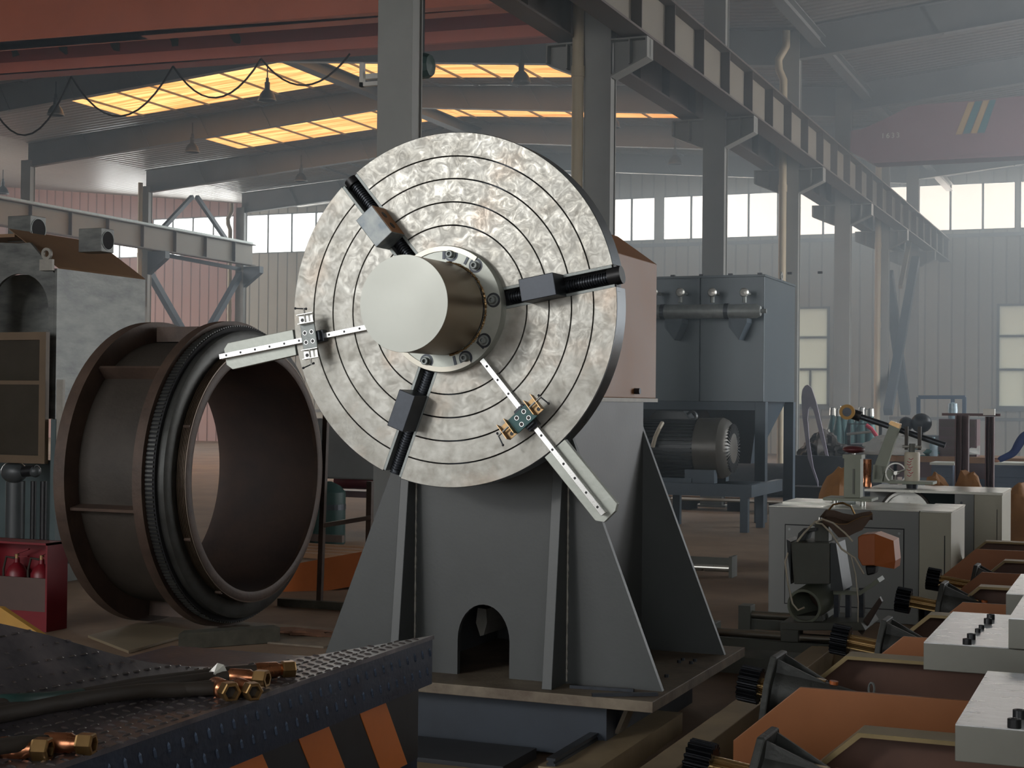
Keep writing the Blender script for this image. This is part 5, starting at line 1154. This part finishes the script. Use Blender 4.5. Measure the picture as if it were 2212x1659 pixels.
wy = at(1830, 890, Y=yy + .02); rw = 16 * (wy - CAM).length / 3300; MB().lathe([(-.03, rw * .6), (-.03, rw), (.03, rw), (.03, rw * .6)], wy, (0.1, -1, 0), 32, close=True).build('idler_wheel', 'yellow', t, smooth=True); MB().lathe([(-.025, 0), (-.025, rw * .6), (.025, rw * .6), (.025, 0)], wy, (.1, -1, 0), 24).build('wheel_core', 'steel_dark', t)
hw = at(1935, 1022, Y=yy - .1); rh = 22 * (hw - CAM).length / 3300; m = MB().lathe([(-.008, rh - .012), (-.008, rh), (.008, rh), (.008, rh - .012)], hw, (.3, -1, 0), 32, close=True)
for k in range(3): a = k * 2.1 + .4; m.cyl(hw, hw + Vector((math.cos(a) * rh, 0, math.sin(a) * rh)), .008, n=8)
m.cyl(hw + Vector((0, .1, 0)), hw - Vector((0, .02, 0)), .018, n=10); m.build('hand_wheel', 'steel_bright', t, smooth=True)
# wrapped head
wy_ = K2 + .3; p = at(1970, 1048, Y=wy_); z0_, z1_ = at(1970, 1034, Y=wy_).z, at(1970, 972, Y=wy_).z; r_ = 16 * (p - CAM).length / 3300
t = thing('wrapped_head', 'cream paper wrapped cylinder with red marks on a swivel plate', 'machine head', (p.x, wy_, kt2))
MB().box(p.x - .2, p.x + .21, wy_ - .15, wy_ + .15, z0_ - .045, z0_ - .02).build('swivel_plate', 'tool_green', t); MB().lathe([(0, 0), (0, r_ * .7), (z0_ - .045 - kt2, r_ * .8)], (p.x, wy_, kt2), (0, 0, 1), 20).build('turntable', 'steel_dark', t)
MB().lathe([(0, 0), (0, r_ * .95), (.02, r_), (z1_ - z0_ - .02, r_), (z1_ - z0_, r_ * .9), (z1_ - z0_, 0)], (p.x, wy_, z0_ - .02), (0, 0, 1), 24).build('wrapped_cylinder', 'cable_white', t, smooth=True)
MB().cyl((p.x, wy_, z1_ - .02), (p.x, wy_, z1_ + .06), .03, n=12).build('top_shaft', 'machine_grey', t); MB().cyl((p.x - .09, wy_, z1_ + .03), (p.x + .09, wy_, z1_ + .03), .014, n=10).build('cross_pin', 'steel_bright', t)
MB().box(p.x - .075, p.x - .045, wy_ + .03, wy_ + .07, z1_, z1_ + .22).build('fork_leg', 'rust_dark', t); MB().box(p.x + .045, p.x + .075, wy_ + .03, wy_ + .07, z1_, z1_ + .22).build('fork_leg', 'rust_dark', t)
mk = MB(); random.seed(8)
for k in range(7):
    q = Vector((p.x - .01 + random.uniform(-.01, .01), wy_ - r_ - .001, z0_ + .03 + k * .026)); mk.tube([q + Vector((-.02, .003, .006)), q + Vector((0, 0, -.006)), q + Vector((.02, .003, .008))], .003, 5)
mk.build('red_writing', 'pinkred', t)
# ================================================================ belt grinder on guide shafts, before the cabinets
GY = 9.3; 
Gp = lambda u, v, dy=0: at(u, v, Y=GY + dy)
def pg(poly, dy, d, name, m_, par, bev=0, label=None): return MB().prism([Gp(u, v, dy) for u, v in poly], (0, d, 0)).build(name, m_, par, bevel=bev, label=label)
t = thing('belt_grinder', 'dusty grey belt grinder with bright orange guard in front of the cabinet', 'machine', Gp(1775, 1400))
pg([(1708, 1172), (1792, 1172), (1792, 1262), (1715, 1262)], 0, .34, 'body_box', 'machine_grey', t, .006)
pg([(1794, 1172), (1806, 1174), (1822, 1276), (1794, 1276)], .02, .3, 'body_side', 'motor', t)
pg([(1699, 1165), (1708, 1170), (1708, 1262), (1700, 1180)], .05, .25, 'left_cheek', 'motor', t)
c_ = Gp(1752, 1298, .1); r_ = 36 * (c_ - CAM).length / 3300
MB().lathe([(0, r_ * .85), (0, r_), (.42, r_), (.42, r_ * .85)], c_ + Vector((.03, .3, .02)), (-.12, -1, -.1), 40, close=True).build('motor_shroud', 'tool_green', t, smooth=True); MB().lathe([(.05, 0), (.05, r_ * .86)], c_ + Vector((.03, .3, .02)), (-.12, -1, -.1), 40).build('shroud_back', 'sand_belt', t)
pg([(1716, 1330), (1775, 1330), (1780, 1352), (1712, 1352)], .02, .4, 'saddle', 'machine_grey', t, .004)
pg([(1685, 1345), (1860, 1345), (1870, 1362), (1685, 1362)], -.05, .5, 'carriage_plate', 'machine_grey', t, .004)
pg([(1686, 1360), (1724, 1362), (1724, 1388), (1686, 1386)], -.08, .15, 'shaft_block', 'machine_grey', t, .004)
pg([(1850, 1360), (1900, 1290), (1905, 1300), (1862, 1372)], .05, .05, 'chute_plate', 'rust', t)
for u in (1806, 1831, 1860): pg([(u - 5, 1270), (u + 5, 1270), (u + 5, 1346), (u - 5, 1346)], .2, .05, 'support_post', 'steel_dark', t)
pg([(1800, 1275), (1855, 1278), (1895, 1250), (1900, 1258), (1858, 1286), (1800, 1284)], .12, .2, 'bracket_shelf', 'tool_green', t)
og = pg([(1853, 1160), (1862, 1155), (1890, 1153), (1890, 1222), (1862, 1222), (1853, 1205)], -.05, .2, 'orange_guard', 'orange', t, .006, 'bright orange sheet metal guard')
MB().prism([Gp(1890, 1153, -.05), Gp(1890, 1222, -.05), Gp(1932, 1229, .02), Gp(1934, 1212, .02), Gp(1930, 1168, .02)], (.0, .22, 0)).build('guard_side', 'orange', t, label='dusty orange guard side')
pg([(1868, 1222), (1892, 1224), (1890, 1240), (1872, 1244)], 0, .12, 'belt_motor', 'black', t, .01)
pg([(1760, 1125), (1790, 1125), (1790, 1172), (1760, 1172)], .1, .1, 'belt_mast', 'machine_grey', t)
MB().cyl(Gp(1768, 1172, .15), Gp(1774, 1118, .15), .014, n=10).build('tension_rod', 'steel_bright', t, smooth=True)
# abrasive belt: a wavy loop
def beltpts(z): 
    lo = [(1772, 1118), (1790, 1100), (1812, 1106), (1838, 1113), (1862, 1107), (1880, 1106), (1882, 1112), (1868, 1128), (1848, 1148), (1828, 1152), (1800, 1142), (1782, 1128)]
    return lo
a = [(1772, 1117), (1784, 1102), (1802, 1103), (1822, 1110), (1842, 1113), (1862, 1108), (1880, 1105), (1884, 1109)]
bb = [(1776, 1124), (1792, 1128), (1812, 1133), (1830, 1132), (1848, 1123), (1862, 1117), (1876, 1115), (1884, 1109)]
m = MB(); n = len(a)
va = [Gp(u, v, .18) for u, v in a]; vb = [Gp(u, v, -.02) for u, v in bb]; vb2 = [Gp(u, v + (26 if i > 1 and i < 6 else 8), .0) for i, (u, v) in enumerate(bb)]; va2 = [Gp(u, v + 14, .2) for u, v in a]
V = va + vb + vb2 + va2; F_s = []
for i in range(n - 1): F_s += [(n + i, n + i + 1, 2 * n + i + 1, 2 * n + i), (i + 1, i, 3 * n + i, 3 * n + i + 1), (2 * n + i, 2 * n + i + 1, 3 * n + i + 1, 3 * n + i)]
m.add(V, F_s); bo = m.build('abrasive_belt', 'sand_belt', t, smooth=True); sm = bo.modifiers.new('thick', 'SOLIDIFY'); sm.thickness = .006
MB().tube(vb, .004, 6).build('belt_edge', 'zinc_gold', bo)
MB().tube([Gp(1790, 1102, .1), Gp(1800, 1090, .1), Gp(1820, 1086, .1), Gp(1838, 1094, .1), Gp(1846, 1110, .1)], .006, 8).build('brass_hoop', 'brass', t, smooth=True)
hood = MB().lathe([(0, .0), (0, .13), (.1, .13)], Gp(1750, 1165, .15), (0, -1, 0), 24, a0=0, a1=PI); 
pg([(1720, 1168), (1724, 1152), (1736, 1141), (1764, 1140), (1764, 1148), (1744, 1150), (1738, 1168)], .05, .18, 'wheel_hood', 'motor', t, .006)
cb = [(1722, 1170), (1738, 1150), (1760, 1128), (1778, 1122), (1800, 1130), (1826, 1152), (1842, 1170)]; MB().tube([Gp(u, v, -.03) for u, v in cb], .006, 8).build('power_cable', 'cable_white', t, smooth=True)
cb = [(1762, 1130), (1776, 1132), (1796, 1152), (1818, 1186), (1846, 1205), (1866, 1240)]; MB().tube([Gp(u, v, -.05) for u, v in cb], .006, 8).build('power_cable', 'cable_white', t, smooth=True)
cb = [(1702, 1194), (1696, 1215), (1702, 1260), (1712, 1304), (1724, 1318), (1738, 1312)]; MB().tube([Gp(u, v, -.06) for u, v in cb], .006, 8).build('power_cable', 'cable_white', t, smooth=True)
cb = [(1838, 1200), (1848, 1240), (1854, 1300), (1853, 1362)]; MB().tube([Gp(u, v, -.04) for u, v in cb], .004, 8).build('power_cable', 'cable_white', t, smooth=True)
zf_ = Gp(1775, 1380).z
t = thing('guide_shafts', 'two polished round guide shafts on end brackets carrying the belt grinder', 'guide shafts', (Gp(1700, 1380).x, GY, 0))
for (u0, v0, u1, v1, dy) in ((1615, 1327, 1712, 1335, .42), (1540, 1364, 1800, 1382, -.02)):
    a, b = Gp(u0, v0, dy), Gp(u1, v1, dy); b.z = a.z; MB().cyl(a, b, .026, n=20).build('shaft', 'steel_side', t, smooth=True)
    MB().box(a.x - .05, b.x, a.y - .02, a.y + .05, a.z - .09, a.z - .03).build('shaft_support', 'machine_grey', t)
    MB().box(a.x - .05, a.x + .03, a.y - .05, a.y + .08, 0, a.z + .06).build('end_bracket', 'machine_grey', t, bevel=.003)
MB().box(Gp(1560, 1390).x, Gp(1960, 1390).x, GY - .1, GY + .6, 0, .1).build('bed_frame', 'machine_grey', t)
# ================================================================ pinion drives
def drive(gu, gv, pu, lab, big=1.):
    g = at(gu, gv, Z=.5); L_ = max(.06, (at(pu, gv, Y=g.y).x - g.x)); a = Vector((-1, .02, .13)).normalized(); x_ = -a; sd = Vector((.02, 1, 0)).normalized(); up_ = a.cross(sd).normalized()
    if up_.z < 0: up_ = -up_
    t = thing('pinion_drive', lab, 'gear drive', (g.x + L_, g.y, 0), 'pinion drives along the roller bed')
    r_ = .075; m = MB(); n = 20; prof = []
    for k in range(n):
        for f, rr in ((0, .78), (.22, 1), (.55, 1), (.78, .78)): prof.append((2 * PI * (k + f) / n, rr * r_))
    pts = [g + (sd * math.cos(q) + up_ * math.sin(q)) * rr for q, rr in prof]; m.prism([p_ + a * .04 for p_ in pts], x_ * .085); m.build('pinion', 'pinion', t, bevel=.002)
    n = 14; prof = []
    for k in range(n):
        for f, rr in ((0, .85), (.2, 1), (.5, 1), (.7, .85)): prof.append((2 * PI * (k + f) / n, rr * .036))
    MB().prism([g + x_ * .03 + (sd * math.cos(q) + up_ * math.sin(q)) * rr for q, rr in prof], x_ * (L_ + .02)).build('splined_shaft', 'spline_gold', t, smooth=True, ang=25)
    f0 = g + x_ * (L_ + .02); P3 = lambda s_, u_: f0 + sd * s_ + up_ * u_
    fl = MB().prism([P3(-.09, .15), P3(.09, .15), P3(.15, .05), P3(.15, -.22), P3(-.15, -.22), P3(-.15, .05)], x_ * .028).build('flange_plate', 'casting', t, bevel=.006)
    MB().lathe([(0, .11), (.05, .1), (.2, .075), (.36, .06), (.40, .062), (.42, .055), (.42, 0)], f0 + x_ * .02, x_, 36).build('gear_housing', 'casting', t, smooth=True)
    for s_ in (-.07, .07): MB().prism([P3(s_, .14) + x_ * .02, P3(s_ * .3, .075) + x_ * .22, P3(s_ * .3, .03) + x_ * .22, P3(s_, .03) + x_ * .02], sd * .01).build('housing_rib', 'casting', t)
    q = f0 + x_ * .25 + up_ * .072; MB().cyl(q, q + up_ * .014, .018, n=16).build('filler_plug', 'orange', t, smooth=True)
    q = f0 + x_ * .19 + up_ * .08; MB().obox(q, x_, sd, up_, .028, .014, .003).build('name_plate', 'spline_gold', t)
    q = f0 + x_ * .40 + up_ * .085; MB().lathe([(-.003, .022), (-.003, .028), (.003, .028), (.003, .022)], q, x_ + sd * .7, 20, close=True).build('lifting_ring', 'steel_dull', t)
    MB().box(f0.x - .0, f0.x + .05, g.y - .12, g.y + .12, 0, f0.z - .2).build('drive_pedestal', 'casting', t)
    return t
drive(1512, 1650, 1625, 'gear drive with black pinion at the bottom edge, under the date of the photo')
drive(1620, 1478, 1655, 'largest looking black pinion with gold shaft stub right of the beige beam')
drive(1815, 1382, 1893, 'gear drive with gold splined shaft beside the orange plate left of the steel blocks')
drive(1951, 1296, 2021, 'middle gear drive whose pinion sits before the grey cabinet')
drive(2016, 1251, 2094, 'farthest gear drive, its pinion in front of the cream cabinet end')
drive(2075, 1228, 2165, 'small far pinion just right of the cream cabinet foot') if False else None
# ================================================================ orange end plates and rimmed trays
def oplate(u, v, lab):
    c_ = at(u, v, Z=.6); x0_ = c_.x - .25
    m = MB().prism([(x0_, c_.y, 0.02), (x0_, c_.y, c_.z - .22), (c_.x, c_.y, c_.z), (c_.x + 1.5, c_.y, c_.z), (c_.x + 1.5, c_.y, 0.02)], (0, .02, 0))
    m.box(x0_, c_.x + 1.5, c_.y - .05, c_.y + .07, 0, .02)
    return tag(m.build('orange_end_plate', 'orange_tray', bevel=.003), lab, 'plate', 'orange chamfered plates of the roller bed')
def rimtray(u, v, lab):
    c_ = at(u, v, Z=.6); x0_ = c_.x - .27; z = c_.z; y = c_.y
    t = thing('rimmed_tray', lab, 'tray', (c_.x + .5, y, 0), 'brown rimmed frames of the roller bed')
    MB().prism([(x0_, y + .12, 0), (x0_, y + .12, z - .24), (c_.x, y + .12, z - .01), (c_.x + 1.5, y + .12, z - .01), (c_.x + 1.5, y + .12, 0)], (0, .012, 0)).build('tray_web', 'tray_brown', t)
    r_ = MB(); r_.prism([(c_.x, y, z), (c_.x + 1.5, y, z), (c_.x + 1.5, y, z - .014), (c_.x + .01, y, z - .014)], (0, .13, 0))
    r_.prism([(x0_, y, z - .24), (c_.x, y, z), (c_.x + .01, y, z - .014), (x0_ + .012, y, z - .25)], (0, .13, 0)); r_.prism([(x0_, y, 0), (x0_, y, z - .24), (x0_ + .014, y, z - .25), (x0_ + .014, y, 0)], (0, .13, 0))
    r_.build('tray_rim', 'olive_rim', t); return t
for (u, v), l in zip(((1727, 1485), (1951, 1375), (2079, 1301), (2121, 1236), (2108, 1186)), ('large orange plate nearest the camera at the lower right', 'second orange plate, partly behind the bolted steel block', 'third orange plate behind the middle gear drive', 'fourth orange plate in the row towards the cabinets', 'farthest orange plate before the second cabinet')): oplate(u, v, l)
for (u, v), l in zip(((1853, 1583), (1826, 1417), (2005, 1328), (2114, 1267), (2168, 1211), (2128, 1169)), ('brown rimmed tray lowest in the photo, below the first orange plate', 'wide brown rimmed tray directly behind the largest orange plate', 'brown rimmed tray left of the raised steel block', 'small brown rimmed tray behind the third orange plate', 'tiny rimmed tray near the right edge above the steel blocks', 'olive rimmed tray farthest back beside the second cabinet')): rimtray(u, v, l)
# ================================================================ stepped steel blocks
def sblock(u, v, lab, bolts, yo=None):
    c_ = at(u, v, Z=.75); c_ = Vector((c_.x, yo or c_.y, c_.z)); w_ = .31; dpt = .95; th = .105; sx = .42
    t = thing('steel_block', lab, 'steel block', (c_.x + .4, c_.y + .3, 0), 'stepped steel blocks over the roller bed')
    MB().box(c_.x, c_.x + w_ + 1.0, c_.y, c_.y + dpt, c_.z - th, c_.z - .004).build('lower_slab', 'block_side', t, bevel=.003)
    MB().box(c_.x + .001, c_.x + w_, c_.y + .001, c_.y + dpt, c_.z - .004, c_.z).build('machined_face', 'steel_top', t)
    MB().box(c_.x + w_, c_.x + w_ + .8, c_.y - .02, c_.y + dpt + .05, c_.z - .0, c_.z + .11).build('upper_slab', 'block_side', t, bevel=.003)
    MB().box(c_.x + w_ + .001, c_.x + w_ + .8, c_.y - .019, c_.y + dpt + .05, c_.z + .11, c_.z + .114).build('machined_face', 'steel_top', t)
    for bu, bv, s_ in bolts:
        p = at(bu, bv, Z=c_.z); MB().lathe([(0, 0), (0, s_), (s_ * 1.3, s_), (s_ * 1.35, s_ * .85), (s_ * 1.35, s_ * .5), (s_ * .8, s_ * .5), (s_ * .8, 0)], p, (0, 0, 1), 18).build('socket_bolt', 'black', t, smooth=True)
    for x in (c_.x + .28, c_.x + .9): MB().cyl((x, c_.y + .4, 0), (x, c_.y + .4, c_.z - th), .04, n=20).build('support_post', 'steel_bright', t, smooth=True)
    return t
sblock(2200, 1635, 'corner of a machined steel block just entering at the bottom right corner', [], 2.55)
sblock(2063, 1564, 'machined steel block at right edge with two bolts, below the six-bolt block', [(2202, 1552, .019), (2191, 1572, .019)])
sblock(1995, 1387, 'stepped machined steel block with six black bolts at the right', [(2140, 1338, .0165), (2134, 1347, .0165), (2120, 1358, .011), (2112, 1366, .011), (2098, 1381, .0165), (2089, 1392, .0165)])
sblock(2173, 1282, 'farthest machined steel block, only its corner in view at right edge', [])
# ================================================================ workbench zone far right
by = 22.0
bx0, bx1 = at(1912, 985, Y=by).x, at(2240, 985, Y=by).x; bzt = at(2000, 986, Y=by).z
t = thing('workbench', 'long brown workbench behind the second cabinet', 'workbench', ((bx0 + bx1) / 2, by + .5, 0))
MB().box(bx0, bx1, by, by + 1.1, bzt - .08, bzt).build('bench_top', 'wood', t); MB().box(bx0 + .1, bx1, by + .1, by + .16, bzt - .3, bzt - .08).build('bench_apron', 'channel_maroon', t)
for x in (bx0 + .1, (bx0 + bx1) / 2, bx1 - .1): MB().box(x - .05, x + .05, by + .1, by + .2, 0, bzt - .08).build('bench_leg', 'channel_maroon', t)
MB().box(bx0 + .6, bx1, by + .3, by + .35, 0, bzt - .3).build('bench_panel', 'bench_blue', t)
for u0, u1 in ((2012, 2058), (2145, 2225)):
    yq = 20.6; a, b = at(u0, 1004, Y=yq), at(u1, 1008, Y=yq)
    tt = thing('drawer_unit', 'low blue grey drawer cabinet with white top edge, %s of the maroon channels' % ('left' if u0 < 2100 else 'right'), 'cabinet', ((a.x + b.x) / 2, yq + .3, 0), 'blue drawer cabinets')
    zq = a.z; MB().box(a.x, b.x, yq, yq + .6, 0, zq).build('cabinet_body', 'bench_blue', tt); MB().box(a.x - .02, b.x + .02, yq - .02, yq + .6, zq, zq + .03).build('cabinet_top', 'panel_pale', tt)
    for k in range(3): MB().box(a.x + .02, b.x - .02, yq - .015, yq, zq - .16 - .2 * k, zq - .03 - .2 * k).build('drawer', 'bench_blue', tt, bevel=.004)
# maroon channel uprights
cy_ = 17.5
for k, (u0, v0, u1, v1, u2, v2, u3, v3) in enumerate(((2063, 897, 2092, 900, 2081, 1052, 2058, 1050), (2128, 900, 2147, 898, 2140, 1052, 2114, 1052))):
    a, b = at(u0, v0, Y=cy_), at(u1, v0, Y=cy_); zt_2 = a.z
    m = MB(); m.box(a.x, a.x + .012, cy_, cy_ + .12, 0, zt_2); m.box(b.x - .012, b.x, cy_, cy_ + .12, 0, zt_2); m.box(a.x, b.x, cy_ + .11, cy_ + .12, 0, zt_2); m.box(a.x + (b.x - a.x) * .45, a.x + (b.x - a.x) * .5, cy_ - .02, cy_ + .11, 0, zt_2)
    tag(m.build('channel_upright', 'channel_maroon'), 'tall dark maroon steel channel upright, %s of the pair behind the second cabinet' % ('left' if k == 0 else 'right'), 'upright', 'maroon channel uprights')
a, b = at(2092, 893, Y=cy_), at(2128, 899, Y=cy_); tag(MB().box(a.x - .3, b.x + .15, cy_ + .13, cy_ + .19, b.z, a.z + .0).build('channel_crossbar', 'channel_maroon'), 'dark crossbar joining the two maroon uprights at their top', 'bar')
p = at(2137, 893, Y=cy_ + .06); tag(MB().box(p.x - .06, p.x + .06, cy_, cy_ + .12, p.z - .02, p.z + .05).build('white_block', 'white'), 'small white block on top of the right maroon upright', 'block')
# frame of dark tubes
fy = 30.0; t = thing('tube_stand', 'thin dark rectangular tube frame against the far wall', 'frame', at(2030, 950, Y=fy))
for (a, b) in (((1984, 858), (2085, 858)), ((1984, 858), (1984, 940)), ((2083, 858), (2083, 940)), ((2058, 858), (2058, 940))): bar(at(*a, Y=fy), at(*b, Y=fy), .07, 'frame_tube', 'bench_blue', t)
a = at(1984, 940, Y=fy); b = at(2084, 940, Y=fy); MB().box(a.x - .3, b.x + .2, fy, fy + .6, 0, a.z + .0).build('frame_base', 'crate_dark', t)
# drawers stack brown
a, b = at(2028, 905, Y=by + .3), at(2062, 960, Y=by + .3); t = thing('parts_cabinet', 'brown small parts cabinet standing on the workbench', 'cabinet', (a.x + .2, by + .5, bzt))
MB().box(a.x, b.x + .3, by + .3, by + .8, bzt, a.z).build('cabinet_body', 'channel_maroon', t)
for k in range(4): MB().box(a.x + .02, b.x + .28, by + .28, by + .3, bzt + .02 + k * (a.z - bzt) / 4, bzt + (k + .85) * (a.z - bzt) / 4).build('drawer_front', 'box_brown', t)
p = at(2057, 900, Y=by + .4); tag(MB().lathe([(0, 0), (0, .06), (.12, .07), (.22, .06), (.24, 0)], (p.x, by + .45, a.z), (0, 0, 1), 14).build('glass_jar', 'water', smooth=True), 'cloudy jar on the brown parts cabinet', 'jar')
p = at(2016, 950, Y=by + .15); tag(MB().lathe([(0, 0), (0, .055), (.02, .06), (.12, .055), (.15, .06), (.2, .05), (.24, .02), (.27, .022), (.27, 0)], (p.x, by + .2, bzt), (0, 0, 1), 16).build('water_bottle', 'water', smooth=True), 'clear water bottle on the workbench beyond the dark arm', 'bottle')
for k, (u, v, rx, lab) in enumerate(((1957, 916, .11, 'black welding helmet left of its pair on the bench'), (1990, 914, .15, 'larger black welding helmet on the bench'))):
    p = at(u, v, Y=by + .5); m = MB().ball(Vector((p.x, by + .5, p.z)), rx, .14, rx * .95); o = m.build('welding_helmet', 'black', smooth=True); tag(o, lab, 'helmet', 'welding helmets')
    tag(MB().cyl((p.x, by + .5, bzt), (p.x, by + .5, p.z - rx * .9), .03, n=10).build('helmet_stand', 'steel_dark'), 'dark stand under the %s welding helmet' % ('left' if k == 0 else 'larger'), 'stand')
p = at(1935, 960, Y=by + .2); lump(Vector((p.x, by + .3, bzt)), .45, .22, .28, 'white_cloth', 'paper', 'white cloth bundle on the bench behind the inclined arm', 'cloth', 5, .35)
p = at(2105, 970, Y=by + .2); t = MB().prism([at(2088, 975, Y=by + .1), at(2102, 962, Y=by + .4), at(2116, 963, Y=by + .4), at(2116, 982, Y=by + .05), at(2090, 982, Y=by + .05)], (0, .02, .0)); tag(t.build('paper_sheet', 'paper'), 'white paper sheets on the bench between the maroon uprights', 'paper')
p = at(2040, 975, Y=by + .1); lump(Vector((p.x - .5, by + .3, bzt)), .35, .2, .16, 'tool_heap', 'gas_teal', 'dark green heap of tools on the bench under the pipe end', 'tools', 9, .5)
# red hose, pole
hp_ = [at(u, v, Y=24.0) for u, v in ((1871, 918), (1882, 926), (1892, 940), (1900, 955), (1898, 975))]; tag(MB().tube(hp_, .03, 8).build('red_hose', 'pinkred', smooth=True), 'short pinkish red hose hanging behind the inclined arm', 'hose')
a, b = at(1829, 938, Y=24.0), at(1886, 932, Y=24.0); tag(MB().cyl(a, b, .02, n=8).build('pale_rod', 'steel_bright'), 'thin pale rod left of the pinkish red hose', 'rod')
a, b = at(1830, 1000, Y=25), at(1905, 915, Y=25); t = thing('equipment_cart', 'dark equipment cart behind the inclined arm', 'cart', ((a.x + b.x) / 2, 25, 0)); MB().box(a.x, b.x, 25, 26, .15, at(1870, 960, Y=25).z).build('cart_body', 'crate_dark', t)
for x in (a.x + .1, b.x - .1): MB().cyl((x, 25, .15), (x, 25.1, .15), .15, n=16).build('wheel', 'rubber', t)
MB().box(a.x, a.x + .05, 25, 25.05, .2, at(1830, 915, Y=25).z).build('cart_post', 'crate_dark', t); MB().box(b.x - .05, b.x, 25, 25.05, .2, at(1900, 915, Y=25).z).build('cart_post', 'crate_dark', t); MB().box(a.x, b.x, 25, 25.05, at(1870, 917, Y=25).z, at(1870, 915, Y=25).z).build('cart_handle', 'crate_dark', t)
# kraft bundles
kb = [((1818, 1040), .3, .3, .42, K2 + 1.5, 'orange brown paper wrapped bundle left of the square post'), ((2022, 1050), .26, .2, .22, K2 + 1.3, 'small orange brown paper bundle right of the wrapped cylinder'), ((2095, 1045), .26, .22, .34, K2 + 1.5, 'folded brown paper bundle at the foot of the maroon uprights'), ((2200, 1100), .3, .4, .85, K2 + 1.6, 'large crumpled brown paper pile at the right edge beside the cream cabinet')]
for k, (((u, v), rx, ry_, hh, yk, lab), vt) in enumerate(zip(kb, (1012, 1026, 1020, 1045))):
    p = at(u, v, Y=yk); top_ = at(u, vt, Y=yk).z; lump(Vector((p.x, yk, 0)), rx * .8, ry_, top_, 'paper_bundle', 'kraft', lab, 'bundle', 30 + k, .22)
# worker cut by the right edge: navy clothes, dark hair, leaning over the bench
wyy = 20.0; wx = at(2214, 950, Y=wyy).x; head = at(2220, 893, Y=wyy)
t = thing('person', 'person in dark blue work clothes leaning at the bench, cut by the right photo edge', 'person', (wx + .15, wyy, 0))
bd = bpy.data.meshes.new('body'); jts = [((.1, 0, .92), .17), ((.06, 0, 1.12), .18), ((0, 0, 1.36), .19), ((-.04, -.02, 1.5), .075), ((-.06, -.03, 1.58), .06), ((-.08, -.04, 1.68), .1),
 ((-.18, -.05, 1.42), .075), ((-.3, -.16, 1.18), .055), ((-.5, -.22, 1.08), .042), ((.2, .1, 1.42), .075), ((.22, .12, 1.15), .055), ((.1, -.05, 1.0), .042), ((.02, -.02, .85), .11), ((0, -.05, .48), .075), ((.02, 0, .1), .055), ((-.08, -.1, .05), .05), ((.2, .05, .85), .11), ((.22, .02, .48), .075), ((.24, .08, .1), .055), ((.14, -.02, .05), .05)]
ed_ = [(0, 1), (1, 2), (2, 3), (3, 4), (4, 5), (2, 6), (6, 7), (7, 8), (2, 9), (9, 10), (10, 11), (0, 12), (12, 13), (13, 14), (14, 15), (0, 16), (16, 17), (17, 18), (18, 19)]
hs = (head.z + .05) / 1.78
bd.from_pydata([tuple(Vector(j) * hs) for j, r in jts], ed_, []); bob = bpy.data.objects.new('body', bd); COL.objects.link(bob); bob.parent = t
mm = bob.modifiers.new('skin', 'SKIN'); mm.use_smooth_shade = True; ms = bob.modifiers.new('sub', 'SUBSURF'); ms.levels = 2; ms.render_levels = 2
if not bd.skin_vertices:
    bpy.context.view_layer.objects.active = bob; bob.select_set(True); bpy.ops.mesh.customdata_skin_add()
sv = bd.skin_vertices[0].data
for i, (j, r) in enumerate(jts): sv[i].radius = (r * hs, r * hs); sv[i].use_root = (i == 0)
bd.materials.append(MAT['cloth_blue'])
hc_ = ORG[t.name] + Vector((-.08, -.04, 1.68)) * hs
MB().ball(hc_ + Vector((0, -.005, -.01)), .085, .1, .115).build('face', 'skin', t, smooth=True); MB().ball(hc_ + Vector((.01, .02, .035)), .092, .1, .095).build('hair', 'hair', t, smooth=True)
hnd = ORG[t.name] + Vector((-.52, -.23, 1.075)) * hs; m = MB().ball(hnd, .045, .035, .018)
for k in range(5): m.tube([hnd + Vector((-.03, -.03 + k * .015, 0)), hnd + Vector((-.07, -.035 + k * .016, -.005)), hnd + Vector((-.1 + abs(k - 2) * .006, -.035 + k * .016, -.018))], .0085, 6)
m.build('hand', 'skin', t, smooth=True)
# ================================================================ workshop haze
o = MB().box(XE + .05, 8.9, 9, FARY - .03, .002, 9.02).build('haze', 'haze'); tag(o, 'bluish welding haze thickening towards the far right of the hall', 'haze'); o['kind'] = 'stuff'
